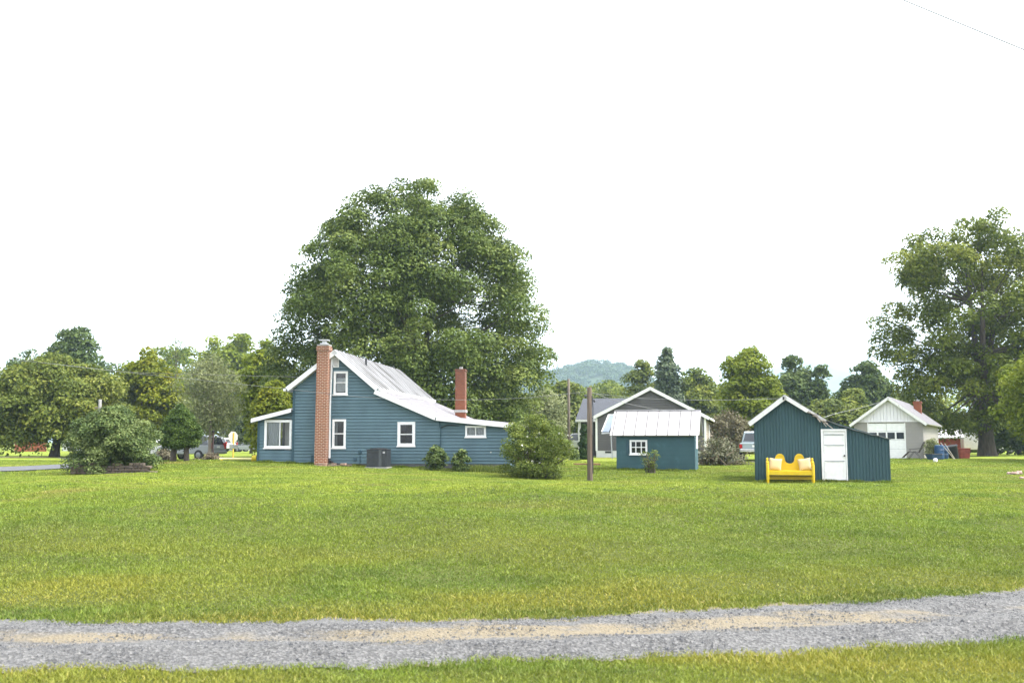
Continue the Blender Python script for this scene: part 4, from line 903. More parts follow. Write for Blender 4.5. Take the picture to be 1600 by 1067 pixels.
rake3(pa, pb, .15, OLDWHITE, 'rake_board'); 
mid = Vector(pb).lerp(Vector(pc), .58); rake3(pb, mid, .13, OLDWHITE, 'rake_board'); rake3(mid, pc, .07, M('grey_flashing', (.42, .42, .42), .6, .2, 6), 'rake_board')
rr = random.Random(5); m = MB()
for i in range(16):                                   # splintered end of the rake
    t = rr.uniform(.50, 1.0); p = Vector(pb).lerp(Vector(pc), t); L = rr.uniform(.1, .38); an = rr.uniform(-1.0, -.3)
    m.bar((p.x, -.24+rr.uniform(-.03, .03), p.y-.05-rr.uniform(0, .12)), (p.x+L*math.cos(an), -.26, p.y-.07+L*math.sin(an)), .045, .016)
m.build('splintered_boards', M('split_wood', (.40, .35, .30), .9, .4, 8), s3)
la, lb = F3(1292, 656.5, -.12), F3(1392.5, 685, -.12); m = MB(); N3 = 14
for i in range(N3):
    t0, t1 = i/N3, (i+1)/N3; sag = lambda t: -.05*math.sin(t*3.14)+.012*math.sin(t*25)
    p = Vector(la).lerp(Vector(lb), t0); q = Vector(la).lerp(Vector(lb), t1); slab(m, (p.x, p.y+sag(t0)), (q.x, q.y+sag(t1)), -.12, D3+.15, .03)
m.build('lean_to_roof', M('dark_tin', (.12, .13, .13), .6, .3, 4, metal=.3), s3)
MB().tube([(pb[0]-.05, -.25, pb[1]-.18), (pb[0]-.05, -.25, pb[1]-.05)], .03, 8).build('wire_insulator', BLACK, s3)

# --- yellow bench made from a bed, and its cushions
def bench():
    p = on(F3, 1235, 750, -.75); gz = g1(p.x, p.y); rot = R(-13)
    o = empty('yellow_bench', (p.x, p.y, gz), rot, 'bright yellow bench with a double humped back against the teal shed', 'bench')
    Yl = M('yellow_paint', (.58, .40, .006), .45, .09, 5, .1, 40, spec=.4)
    W = 1.72/2
    m = MB()                                          # humped back panel
    N = 72; prof = []
    for i in range(N+1):
        x = -1+2*i/N; ax_ = abs(x)
        if ax_ < .22: z = .88-.17*math.sqrt(max(0, 1-(ax_/.22)**2))
        elif ax_ < .65: z = .88+.20*math.sqrt(max(0, 1-((ax_-.435)/.215)**2))
        elif ax_ < .72: z = .88-.06*(ax_-.65)/.07
        else: z = .80-.03*(ax_-.72)/.28
        prof.append((x*W*.94, z))
    pr = [(-W*.94, .40)]+[(W*.94, .40)]+list(reversed(prof))
    m.prism(pr, .24, .285); bk = m.build('backrest', Yl, o)
    m = MB()                                          # raised moulding following the top edge
    for i in range(N): 
        (x0, z0), (x1, z1) = prof[i], prof[i+1]; m.hexa([(x0, .215, z0-.055), (x1, .215, z1-.055), (x1, .239, z1-.055), (x0, .239, z0-.055), (x0, .215, z0+.008), (x1, .215, z1+.008), (x1, .239, z1+.008), (x0, .239, z0+.008)])
    m.build('moulding', Yl, bk)
    MB().box(-W+.05, W-.05, -.27, .235, .435, .465).build('seat', Yl, o, bevel=.008)
    MB().box(-W+.06, W-.06, -.30, -.272, .30, .432).build('apron', Yl, o, bevel=.006)
    MB().box(-W+.06, W-.06, .20, .235, .12, .26).build('lower_rail', Yl, o, bevel=.006)
    for sx in (-1, 1):
        x = sx*(W-.045)
        m = MB(); m.lathe([(.035, -.03), (.045, .10), (.05, .26), (.05, .66), (.042, .70), (.028, .72), (.045, .75), (.03, .785), (.005, .79)], (x, -.285, 0), 12); m.build('leg', Yl, o, True)
        m = MB(); m.lathe([(.035, -.03), (.045, .10), (.05, .26), (.05, .82), (.03, .85), (.05, .88), (.035, .92), (.005, .93)], (x, .26, 0), 12); m.build('leg', Yl, o, True)
        MB().box(x-.03, x+.03, -.24, .21, .62, .665).build('armrest', Yl, o, bevel=.006)
        MB().box(x-.018, x+.018, -.24, .21, .24, .50).build('side_panel', Yl, o)
    for sx, tilt, lab in ((-1, .10, 'cream patterned square cushion at the left end of the yellow bench'), (1, -.14, 'cream patterned square cushion at the right end of the yellow bench')):
        n = 15; vs = []; S = .225
        for s in (-1, 1):
            for i in range(n):
                for j in range(n):
                    u = -1+2*i/(n-1); v = -1+2*j/(n-1); b = (1-u**4)*(1-v**4); pin = 1+.05*(u*u*v*v)*2-.05*(u*u+v*v)*.5
                    vs.append((u*S*pin*(1+.02*v), s*.085*math.sqrt(max(0, b))+.0, v*S*pin))
        fs = []
        for s in range(2):
            for i in range(n-1):
                for j in range(n-1): k = s*n*n+i*n+j; fs.append((k, k+1, k+n+1, k+n))
        me = bpy.data.meshes.new('cushion'); me.from_pydata(vs, [], fs); bm = bmesh.new(); bm.from_mesh(me); bmesh.ops.remove_doubles(bm, verts=bm.verts, dist=.001); bmesh.ops.recalc_face_normals(bm, faces=bm.faces); bm.to_mesh(me); bm.free()
        me.polygons.foreach_set('use_smooth', [True]*len(me.polygons))
        cu = raw('cushion', me, M('cream_cloth', (.50, .38, .20), .9, .12, 60, .2, 200))
        dx = Vector((math.cos(rot), math.sin(rot), 0)); ny = Vector((-math.sin(rot), math.cos(rot), 0))
        cu.location = Vector((p.x, p.y, gz))+dx*sx*(W-.33)+ny*.02+Vector((0, 0, .465+.225)); cu.rotation_euler = (R(-17), tilt, rot)
        tag(cu, lab, 'cushion', 'cushions on the yellow bench')
bench()

# --- white gabled garage
ROTG = R(-27); F4 = Fac(1336, 717, 63.5, ROTG)
s4 = empty('garage', F4.o, ROTG, 'grey block garage with white board gable and white overhead door', 'garage')
x4 = F4(1443.5, 700)[0]; zg = F4(1390, 658)[1]; pk4 = F4(1387.5, 623.5); D4 = 12.5
gd = (F4(1356.5, 700)[0], F4(1416, 700)[0], -.1, F4(1390, 660.5)[1])
BLOCK = brick_mat('grey_block', (.265, .25, .235), (.245, .232, .22), (.235, .225, .215), .4, .2, .008, bump=.3)
mb = MB(); z0 = -.5
for q in ((0, gd[0], z0, zg), (gd[1], x4, z0, zg)): mb.poly([(q[0], 0, q[2]), (q[1], 0, q[2]), (q[1], 0, q[3]), (q[0], 0, q[3])])
mb.poly([(gd[0], 0, gd[3]), (gd[1], 0, gd[3]), (gd[1], 0, zg), (gd[0], 0, zg)])
for x in (0, x4): mb.poly([(x, 0, z0), (x, D4, z0), (x, D4, zg), (x, 0, zg)])
mb.poly([(0, D4, z0), (x4, D4, z0), (x4, D4, zg), (pk4[0], D4, pk4[1]), (0, D4, zg)]); mb.build('wall', BLOCK, s4, fix=False)
mb = MB(); x = 0; 
gt = lambda x: float(np.interp(x, [0, pk4[0], x4], [zg+.03, pk4[1], zg+.03]))
while x < x4:
    e = min(x+.2, x4)
    for a, b, ya, yb in ((x, min(x+.015, e), -.02, -.02+.014), (min(x+.015, e), e, -.034, -.034)): mb.poly([(a, ya, zg), (b, yb, zg), (b, yb, gt(b)), (a, ya, gt(a))])
    x = e
mb.box(0, x4, -.05, -.001, zg-.05, zg+.02); mb.build('gable', M('white_boards', (.66, .65, .68), .7, .08, 4, streak=(3, 1, .3)), s4, fix=False)
m = MB(); m.box(gd[0], gd[1], .05, .09, gd[2], gd[3]-.02); m.box(gd[0], gd[0]+.06, -.02, .05, gd[2], gd[3]); m.box(gd[1]-.06, gd[1], -.02, .05, gd[2], gd[3]); gdo = m.build('garage_door', WHITE, s4)
zw0, zw1 = F4(1390, 685.5)[1], F4(1390, 675.5)[1]; m = MB(); gw = (gd[1]-gd[0]-.12)/4
for i in range(4): m.box(gd[0]+.06+gw*i+.05, gd[0]+.06+gw*(i+1)-.05, .03, .049, zw0, zw1)
m.build('door_windows', M('dark_glass', (.03, .035, .04), .08, .1, 3, spec=.6), gdo)
m = MB()
for k in (.28, .52, .77): zz = gd[3]*k; m.box(gd[0]+.06, gd[1]-.06, .044, .049, zz, zz+.02)
for i in range(1, 2): m.box((gd[0]+gd[1])/2-.012, (gd[0]+gd[1])/2+.012, .042, .048, zw1+.1, gd[3]-.03)
m.build('panel_joint', M('joint_grey', (.4, .41, .41)), gdo)
MB().box(gd[0], gd[1], .02, .12, gd[3]-.02, gd[3]+.12).build('door_head', M('dark_lintel', (.12, .11, .10), .9), s4)
ea, eb = F4(1326.5, 664, -.35), F4(1449, 662, -.35); pt = F4(1387.3, 620, -.35)
for a, b in ((ea, pt), (pt, eb)):
    m = MB(); slab(m, a, b, -.35, D4+.3, .07, .6); m.build('roof', ROOFW, s4)
    A, B = Vector(a), Vector(b); d = (B-A).normalized(); n = Vector((-d.y, d.x)); n = n if n.y > 0 else -n
    m = MB(); m.prism([tuple(A+n*.01), tuple(B+n*.01), tuple(B-n*.15), tuple(A-n*.15)], -.38, -.353); m.build('rake_board', OLDWHITE, s4)
cq = at(1434, 640, 70)-F4.o; m = MB(); cx_, cy_ = cq.dot(F4.dx), cq.dot(F4.n); ct = (at(1434, 627, 70)-F4.o).z
m.box(-.25, .25, -.25, .25, 0, 1.6); m.box(-.29, .29, -.29, .29, 1.45, 1.55); o = m.build('chimney', BRICK2, s4); o.location = (cx_, cy_, ct-1.6)
MB().lathe([(.1, 1.6), (.1, 1.72)], n=10).build('flue', CONC, o)

# --- grey ranch house
ROT5 = R(-13); F5 = Fac(932, 716, 72, ROT5)
s5 = empty('grey_house', F5.o, ROT5, 'grey sided house with broad white trimmed gable and white foundation', 'house')
GREY = M('grey_siding', (.092, .088, .090), .65, .08, 2); SUNLIT = M('sunlit_siding', (.33, .28, .23), .7, .08, 3); SHING = M('shingles', (.060, .065, .078), .9, .25, 14, .5, 60)
x5 = F5(1103, 700)[0]; ze5 = F5(1020, 652)[1]; pk5 = F5(1016, 609); D5 = 19; zf = F5(932, 704)[1]
mb = MB(); ext_rows(mb, zf, pk5[1]-.02, .17, lin([(0, 0), (ze5, 0), (pk5[1], pk5[0])]), lin([(0, x5), (ze5, x5), (pk5[1], pk5[0])]), [])
mb.poly([(0, 0, zf), (0, D5, zf), (0, D5, ze5), (0, 0, ze5)]); mb.poly([(0, D5, zf), (x5, D5, zf), (x5, D5, ze5), (pk5[0], D5, pk5[1]), (0, D5, ze5)]); mb.build('wall', GREY, s5, fix=False)
m = MB()
for i in range(int((ze5-zf)/.17)): z = zf+i*.17; m.poly([(x5+.022, .12, z), (x5+.022, D5, z), (x5+.004, D5, z+.17), (x5+.004, .12, z+.17)])
m.build('side_wall', SUNLIT, s5, fix=False)  # grey house side drawn in tan, sunlight painted into its colour
MB().box(-.01, x5+.01, -.03, D5, -.6, zf).build('foundation', M('white_foundation', (.55, .55, .54), .9, .08, 2), s5)
vq = F5(951, 706); MB().box(vq[0]-.25, vq[0]+.2, -.05, -.031, vq[1]-.08, vq[1]+.06).build('crawl_vent', BLACK, s5)
m = MB(); m.box(-.05, .09, -.04, .02, zf, ze5-.02); m.build('corner_board', WHITE, s5); m = MB(); m.box(x5-.09, x5+.04, -.04, .1, zf, ze5-.02); m.build('corner_board', WHITE, s5)
ea, eb, pt = F5(925.5, 651, -.3), F5(1109.5, 652, -.3), F5(1016, 604.5, -.3)
for a, b in ((ea, pt), (pt, eb)):
    m = MB(); slab(m, a, b, -.3, D5+.3, .09); m.build('roof', SHING, s5)
    A, B = Vector(a), Vector(b); d = (B-A).normalized(); n = Vector((-d.y, d.x)); n = n if n.y > 0 else -n
    m = MB(); m.prism([tuple(A+n*.02), tuple(B+n*.02), tuple(B-n*.20), tuple(A-n*.20)], -.33, -.303); m.build('rake_board', WHITE, s5)
MB().box(eb[0]-.02, eb[0]+.1, -.3, D5+.3, eb[1]-.17, eb[1]-.04).build('gutter', WHITE, s5)
for pxx in (1062, 1081):
    q = F5(pxx, 634 if pxx < 1070 else 645, 4); m = MB(); m.tube([(q[0], 4, q[1]-.7), (q[0], 4, q[1]+.22)], .06, 8); m.build('vent_pipe', WHITE, s5)
m = MB(); m.box(x5+.03, x5+.06, 6, 7, .5, 2.5); m.build('side_door', WHITE, s5); m = MB(); m.box(x5+.05, x5+1.4, 5.5, 8, .2, .5); m.build('steps', CONC, s5)
# cross wing with porch, to the left rear
wz = F5(915, 655, 6)[1]; xw = F5(903, 690, 6)[0]
ridz = F5(940, 622, 9)[1]
m = MB(); xslab(m, xw-.1, pk5[0], (5.6, wz), (9.4, ridz), .1, 99, 50); xslab(m, xw-.1, pk5[0], (13.2, wz), (9.4, ridz), .1, 99, 50); m.build('wing_roof', SHING, s5)
m = MB(); m.box(xw, -.01, 7.4, 12.6, 0, wz-.05); m.build('wing_wall', GREY, s5)
MB().box(xw-.12, 0, 5.52, 5.6, wz-.2, wz-.02).build('wing_fascia', WHITE, s5)
for k in range(2): q = xw+.15+k*.95; MB().box(q-.1, q+.1, 5.8, 6.0, -.3, wz-.15).build('porch_post', WHITE, s5)
m = MB(); m.box(-.95, -.2, 7.33, 7.39, .8, 2.2); m.build('wing_window', WHITE, s5)
MB().box(xw-.3, 0, 5.6, 7.4, -.5, .1).build('porch_floor', CONC, s5)

# --- far buildings
def simple_house(name, label, px, pybase, Y, rot, w, d, hw, hr, wallm, roofm, cat='house', win=2, door=True):
    p = at(px, pybase, Y); o = empty(name, (p.x, Y, g1(p.x, Y)), rot, label, cat)
    m = MB(); m.prism([(-w/2, -.4), (w/2, -.4), (w/2, hw), (0, hr-.1), (-w/2, hw)], 0, d); m.build('wall', wallm, o)
    for s in (-1, 1):
        m = MB(); slab(m, (s*(w/2+.3), hw-.3*(hr-hw)/(w/2)), (0, hr), -.3, d+.3, .1, .6); m.build('roof', roofm, o)
    for i in range(win):
        x = -w/2+w*(i+.5)/win; m = MB(); m.box(x-.45, x+.45, -.05, -.002, .9, 2.1); wi = m.build('window', WHITE, o); MB().box(x-.36, x+.36, -.06, -.052, .98, 2.02).build('pane', M('dark_glass', (.03, .035, .04), .08), wi)
    if door: MB().box(w/2+.002, w/2+.04, d*.4, d*.4+.9, 0, 2).build('door', WHITE, o)
    return o
simple_house('white_house', 'white house glimpsed behind the evergreen left of the blue porch', 388, 704, 172, R(20), 9, 12, 3.0, 5.2, OLDWHITE, ROOFM)
simple_house('white_house', 'pale house glimpsed behind the clipped yew', 236, 704, 160, R(80), 8, 13, 3.0, 5.4, OLDWHITE, ROOFM, win=3)
simple_house('small_pavilion', 'little red building with a bright white roof beside the thick tree trunk', 1497, 706, 97, R(72), 5, 3.4, 1.7, 2.5, M('barn_red', (.28, .06, .045), .8, .2, 3), ROOFW, 'building', 2)
def trailer():
    p = at(1550, 709, 98); o = empty('white_trailer', (p.x, 98, g1(p.x, 98)), R(-8), 'long white box trailer under the trees at the far right', 'trailer')
    m = MB(); m.box(-2.6, 2.6, 0, 2.2, .45, 2.1); m.build('body', WHITE, o, bevel=.05)
    for x in (-.6, .4):
        m = MB(); m.lathe([(.1, -.1), (.33, -.09), (.33, .09), (.1, .1)], (x, .05, .33), 14, 'y'); m.build('wheel', BLACK, o)
    MB().bar((-2.6, 1.1, .5), (-3.6, 1.1, .45), .1).build('hitch', BLACK, o)
    MB().box(1.2, 1.9, -.03, -.002, .55, 1.9).build('door', M('grey_door', (.4, .4, .4)), o)
trailer()
def steeple():
    p = at(899, 640, 118); o = empty('cupola_roof', (p.x, 118, g1(p.x, 118)), 0, 'little white cupola showing above the trees by the far pole', 'building')
    h = at(899, 604, 118).z-g1(p.x, 118)
    MB().box(-3, 3, 0, 6, -.3, h-3.2).build('wall', OLDWHITE, o)
    MB().prism([(-3.3, h-3.2), (3.3, h-3.2), (0, h-1.4)], -.3, 6.3).build('roof', ROOFM, o)
    m = MB(); m.box(-.45, .45, 2.5, 3.4, h-2, h-.75); m.build('cupola', WHITE, o); MB().lathe([(.75, h-.75), (.4, h-.45), (.1, h-.1), (.02, h+.15)], (0, 2.95, 0), 4).build('cupola_cap', WHITE, o)
steeple()

# --- fences, posts, poles, signs
def plank_fence():
    p = at(47, 705, 108); o = empty('plank_fence', (p.x, 108, g1(p.x, 108)), R(4), 'rusty red plank fence far off under the broad olive tree', 'fence')
    RW = M('red_wood', (.26, .085, .045), .9, .25, 3, streak=(3, 1, .3)); m = MB(); x = -1.6
    rr = random.Random(3)
    while x < 1.6: m.box(x, x+.145, -.02, .02, 0, 1.25+rr.uniform(-.03, .03)); x += .15
    m.build('planks', RW, o)
    for x in (-1.6, 0, 1.6): MB().box(x-.06, x+.06, .022, .14, -.2, 1.35).build('post', RW, o)
plank_fence()
def pole(name, label, px, pytop, pybase, Y, r0, mat, cat='utility pole'):
    p = at(px, pybase, Y); gz = g1(p.x, Y); h = at(px, pytop, Y).z-gz; o = empty(name, (p.x, Y, gz), 0, label, cat)
    m = MB(); m.tube([(0, 0, -.4), (0, 0, h*.5), (.0, 0, h-.02), (0, 0, h)], [r0*1.1, r0, r0*.9, r0*.8], 12); m.build('post', mat, o, True); return o, h
po1, h1 = pole('wooden_pole', 'short thick weathered wooden pole standing alone on the lawn', 922, 605, 751, 41, .108, M('pole_wood', (.125, .095, .072), .9, .35, 5, .7, 30, streak=(4, 4, .2)))
MB().tube([(.11, -.05, h1-.35), (.14, -.06, h1-.9), (.12, -.06, h1-2), (.12, -.05, .3)], .018, 6).build('cable', BLACK, po1, True)
m = MB(); m.lathe([(.02, 0), (.05, .03), (.05, .1), (.02, .13)], (-.17, -.03, h1-.42), 8); m.bar((-.18, -.03, h1-.36), (0, -.03, h1-.36), .03); m.lathe([(.02, 0), (.045, .03), (.045, .09), (.02, .12)], (.2, -.03, h1-.62), 8); m.bar((.2, -.03, h1-.56), (.05, 0, h1-.5), .03); m.build('insulators', M('dark_ceramic', (.05, .05, .055), .3), po1, True)
pole('utility_pole', 'thin far wooden pole behind the flowering bush', 889, 592, 706, 84, .12, WOOD)
po2, h2 = pole('utility_pole', 'pale concrete pole top poking out above the big round bush', 152, 624, 735, 60, .10, CONC)
m = MB(); m.bar((-.3, 0, h2-.5), (.3, 0, h2-.5), .08); m.build('crossarm', WOOD, po2)
def black_post():
    p = at(332, 716, 48.6); gz = g1(p.x, 48.6); o = empty('lamp_post', (p.x, 48.6, gz), 0, 'slim black post with a small cap rising from the twig heap', 'post'); h = at(332, 672, 48.6).z-gz
    MB().tube([(0, 0, -.2), (0, 0, h-.1)], .045, 8).build('post', M('dark_rust', (.05, .032, .028), .8), o, True); MB().lathe([(.03, h-.12), (.07, h-.1), (.075, h-.02), (.02, h)], n=10).build('cap', BLACK, o, True)
black_post()
def stop_sign():
    p = at(364, 718, 63); gz = g1(p.x, 63); h = at(364, 673.5, 63).z-gz; o = empty('street_sign', (p.x, 63, gz), R(232), 'octagonal sign seen from its pale back on a yellow post', 'sign')
    YP = M('yellow_post', (.68, .47, .06), .5, .1, 5)
    MB().box(-.035, .035, -.03, .03, -.3, h-.1).build('post', YP, o)
    for y0, y1, nm, mt in ((.034, .05, 'sign_back', M('sign_back', (.62, .60, .56), .5)), (.052, .058, 'sign_face', M('sign_red', (.5, .03, .03), .4))):
        m = MB(); k = [(.37*math.cos(R(22.5+45*i)), h-.37+.37*math.sin(R(22.5+45*i))) for i in range(8)]
        m.prism(k, -y1, -y0) if nm == 'sign_face' else m.prism(k, -.052, -.034); m.build(nm, mt, o)
    MB().box(-.32, .32, .034, .05, h-1.08, h-.84).build('lower_plate', M('plate_grey', (.22, .23, .22), .5), o)
stop_sign()
def yellow_rail():
    p = at(374, 722, 47.5); gz = g1(p.x, 47.5); o = empty('yellow_rail', (p.x, 47.5, gz), R(-4), 'low pale yellow pipe rail ending in a round yellow flange beside the porch', 'barrier')
    MB().tube([(-.95, 0, .10), (.62, 0, .10)], .055, 10).build('rail', M('pale_yellow', (.62, .56, .25), .5), o, True)
    YY2 = M('yellow_flange', (.62, .47, .02), .5); m = MB(); m.lathe([(.02, -.12), (.13, -.11), (.15, 0), (.15, .1), (.05, .14)], (.74, 0, .14), 14, 'x'); m.build('flange', YY2, o, True)
    MB().box(.6, .85, -.06, .06, -.1, .1).build('foot', YY2, o); MB().box(-.9, -.8, -.06, .06, -.1, .06).build('foot', YY2, o)
yellow_rail()
def stone_wall():
    p = at(175, 742, 40.2); o = empty('stone_wall', (p.x, 39.9, g1(p.x, 39.9)), R(3), 'low dry brown stone wall under the big round bush', 'wall'); rr = random.Random(9); m = MB()
    for row in range(4):
        x = -1.45
        while x < 1.6-row*.1:
            w = rr.uniform(.14, .38); h = .11; j = rr.uniform(-.02, .02)
            if not (row == 3 and rr.random() < .35): m.hexa([(x, -.15+j, row*h), (x+w-.012, -.15+j, row*h), (x+w-.012, .15, row*h), (x, .15, row*h), (x+.01, -.15+j*2, row*h+h-.012), (x+w-.02, -.14+j, row*h+h-.012-rr.uniform(0, .02)), (x+w-.02, .15, row*h+h-.012), (x+.01, .15, row*h+h-.012)])
            x += w
    m.build('stones', M('field_stone', (.10, .078, .06), .95, .4, 5, .8, 20), o, bevel=.012)
stone_wall()
def rocks(px, py, Y, n, s, label):
    p = at(px, py, Y); gz = g1(p.x, Y); rr = np.random.default_rng(n+3); o = empty('rock_pile', (p.x, Y, gz), 0, label, 'rocks')
    for i in range(n):
        bm = bmesh.new(); bmesh.ops.create_icosphere(bm, subdivisions=2, radius=1)
        sc = rr.uniform(.6, 1.1, 3)*s*np.array([1, .8, .55]); off = np.array([rr.normal(0, s*1.3), rr.normal(0, s*.8), s*.25+max(0, rr.normal(.2, .35))*s])
        for v in bm.verts:
            k = 1+.22*math.sin(v.co.x*4+i)*math.sin(v.co.y*3.1+i*2)+.12*math.sin(v.co.z*6+i); v.co = Vector((v.co.x*sc[0]*k+off[0], v.co.y*sc[1]*k+off[1], v.co.z*sc[2]*k+off[2]))
        me = bpy.data.meshes.new('rock'); bm.to_mesh(me); bm.free(); raw('rock', me, M('pink_stone', (.30, .21, .18), .95, .35, 6, .6, 18), o)
rocks(1585, 741, 46.5, 9, .14, 'small pile of pinkish brown rocks on the grass bank at the right edge')
rocks(1591, 754, 43, 1, .10, 'single small pinkish rock lying below the rock pile')
def edging():
    p = at(922, 730, 53); o = empty('timber_edging', (p.x, 53, g1(p.x, 53)), R(-6), 'long brown timber edging lying on the lawn behind the lone pole', 'timber')
    MB().box(-.75, .55, -.07, .07, -.05, .11).build('beam', M('brown_timber', (.22, .12, .07), .9, .3, 4), o, bevel=.01); MB().box(-.9, .5, .6, .7, -.05, .1).build('beam', M('brown_timber', (.22, .12, .07)), o)
    p = at(1145, 722, 57); o = empty('fallen_log', (p.x, 57, g1(p.x, 57)), R(-14), 'pale bare log lying beside the brush pile', 'log'); MB().tube([(-.6, 0, .14), (0, 0, .12), (.45, .05, .06)], [.07, .08, .05], 8).build('stem', M('bare_wood', (.5, .42, .33), .9, .2, 5), o, True)
edging()

# --- wires
M_wire = M('wire', (.10, .10, .10), .6); M_wireL = M('pale_wire', (.20, .205, .205), .6)
def wire(label, pts, rad, mat, group='overhead wires'):
    P = [at(*q) for q in pts]; t = smooth_path([tuple(p) for p in P], 40); m = MB(); m.tube(t, rad, 5)
    o = m.build('overhead_wire', mat, None, True); tag(o, label, 'wire', group)
wire('pale cable sagging from the lone pole across the blue house to the left', [(921, 611, 41), (840, 620, 41.3), (740, 624.5, 41.8), (620, 623, 42.4), (540, 618, 43), (450, 608, 44), (320, 594.5, 46), (200, 582, 48), (60, 566, 51), (-160, 540, 56)], .0065, M_wireL)
wire('upper dark cable running level across the trees left of the house', [(-160, 546, 56), (60, 566, 56), (200, 581, 58), (330, 585.5, 60), (470, 589, 63)], .010, M_wire)
wire('cable dropping from the lone pole to the white roof of the small shed', [(924, 613, 41), (972, 628.5, 42.5), (1040, 642, 44.5), (1093, 648, 46)], .010, M_wireL)
wire('thin level cable from the lone pole to the peak of the teal shed', [(924, 614, 41), (1000, 622, 40.4), (1110, 625, 39.7), (1224, 622.5, 38.9)], .008, M_wireL)
wire('cable rising from the teal shed to the gable of the white garage', [(1288, 652, 38.2), (1310, 645, 44), (1345, 637, 54), (1374, 628.5, 62.4)], .009, M_wireL)
wire('thin pale wire crossing the sky in the top right corner', [(1250, -66, 22), (1410, 0, 20), (1600, 78, 18), (1800, 158, 16)], .0125, M_wire)

# --- vehicles
TYRE = M('tyre', (.018, .018, .018), .85); RIM = M('rim', (.16, .165, .17), .35, .05, 5, metal=.5); CARGLASS = M('car_glass', (.025, .03, .035), .06, .1, 3, spec=.7)
def paint(name, c): return M(name, c, .28, .03, 2, spec=.6)
def car(name, label, px, py, Y, rot, style, pm, group='cars parked beyond the house', gz=None):
    p = at(px, py, Y); o = empty(name, (p.x, Y, g1(p.x, Y)), rot, label, 'car' if style != 'pickup' else 'pickup truck', group)
    if style == 'sedan':
        L, W, low = 4.6, .88, [(-2.3, .35), (-2.28, .75), (-2.1, .92), (-1.5, .96), (.9, .94), (1.9, .82), (2.25, .66), (2.3, .35)]
        gh_ = [(-1.75, .95), (-1.05, 1.40), (-.6, 1.46), (.2, 1.44), (1.1, .93)]
    elif style == 'suv':
        L, W, low = 4.7, .92, [(-2.3, .42), (-2.32, .8), (-2.28, 1.02), (1.0, 1.02), (2.0, .95), (2.3, .78), (2.34, .42)]
        gh_ = [(-2.27, 1.01), (-2.0, 1.66), (-1.7, 1.75), (.2, 1.74), (1.05, 1.01)]
    else:
        L, W, low = 5.4, .95, [(-2.75, .55), (-2.78, 1.12), (-.6, 1.12), (1.2, 1.10), (2.3, 1.05), (2.6, .92), (2.66, .5)]
        gh_ = [(-.68, 1.11), (-.5, 1.78), (-.2, 1.84), (.75, 1.82), (1.45, 1.09)]
    m = MB(); k = len(low)
    def half(z): return W*(1-.05*abs(z-.7)) if z < 1.05 else W*(.98-.26*(z-1.05))
    def loft(prof, inset=0):
        n = len(prof); base = len(m.v)
        for s in (-1, 1):
            for x, z in prof: m.v.append((x, s*(half(z)-inset), z))
        m.f.append(tuple(base+i for i in range(n))); m.f.append(tuple(base+n+i for i in reversed(range(n))))
        for i in range(n): j = (i+1) % n; m.f.append((base+i, base+j, base+n+j, base+n+i))
    loft(low); body = m.build('body', pm, o, bevel=.05)
    m = MB(); loft(gh_, .03); m.build('cabin', pm, o, bevel=.04)
    c = Vector((sum(q[0] for q in gh_)/len(gh_), sum(q[1] for q in gh_)/len(gh_)))
    for s in (-1, 1):
        pts = [c+(Vector(q)-c)*.84 for q in gh_]; m = MB(); m.poly([(q.x, s*(half(q.y)-.026+.012), q.y+.02) for q in pts]); m.build('side_window', CARGLASS, o, fix=False)
    for (a, b), nm in (((gh_[0], gh_[1]), 'rear_window'), ((gh_[-1], gh_[-2]), 'windscreen')):
        a, b = Vector(a), Vector(b); a2, b2 = a.lerp(b, .14), a.lerp(b, .9); d = (b-a).normalized(); nn = Vector((-d.y, d.x)); nn = nn if (nn.x < 0) == (nm == 'rear_window') else -nn; off = nn*.012
        m = MB(); h0, h1_ = half(a2.y)-.12, half(b2.y)-.14; m.poly([((a2+off).x, -h0, (a2+off).y), ((a2+off).x, h0, (a2+off).y), ((b2+off).x, h1_, (b2+off).y), ((b2+off).x, -h1_, (b2+off).y)]); m.build(nm, CARGLASS, o, fix=False)
    R_ = {'sedan': .32, 'suv': .36, 'pickup': .39}[style]; wx = {'sedan': (-1.4, 1.4), 'suv': (-1.35, 1.45), 'pickup': (-1.6, 1.75)}[style]
    for x in wx:
        for s in (-1, 1):
            m = MB(); m.lathe([(R_*.6, -.11), (R_, -.09), (R_, .09), (R_*.6, .11)], (x, s*(W-.07), R_), 18, 'y'); t = m.build('wheel', TYRE, o, True)
            m = MB(); m.lathe([(R_*.2, -.125), (R_*.58, -.11), (R_*.58, .11), (R_*.2, .125)], (x, s*(W-.07), R_), 12, 'y'); m.build('rim', RIM, t)
    zt = {'sedan': .72, 'suv': .92, 'pickup': .9}[style]; xb = low[1][0]
    for s in (-1, 1):
        m = MB(); m.box(xb-.03, xb+.12, s*(W-.1)-.09, s*(W-.1)+.09, zt-.12, zt+(.12 if style != 'suv' else .3)); m.build('tail_light', M('tail_red', (.35, .012, .012), .25), o, bevel=.01)
        m = MB(); m.box(low[-2][0]-.12, low[-2][0]+.02, s*(W-.24)-.16, s*(W-.24)+.14, .62, .78); m.build('headlight', M('lamp_glass', (.6, .6, .6), .1), o, bevel=.01)
    bz = .55 if style == 'pickup' else .45; cm = M('chrome', (.55, .55, .56), .2, .05, 4, metal=.8) if style == 'pickup' else pm
    m = MB(); m.box(xb-.14, xb-.02, -W+.05, W-.05, bz, bz+.2); m.build('bumper', cm, o, bevel=.03); m = MB(); m.box(low[-1][0]-.04, low[-1][0]+.1, -W+.05, W-.05, bz-.05, bz+.15); m.build('bumper', cm, o, bevel=.03)
    m = MB(); m.box(xb-.035, xb-.005, -.17, .17, zt-.05, zt+.08); m.build('number_plate', M('plate', (.6, .6, .6), .5), o)
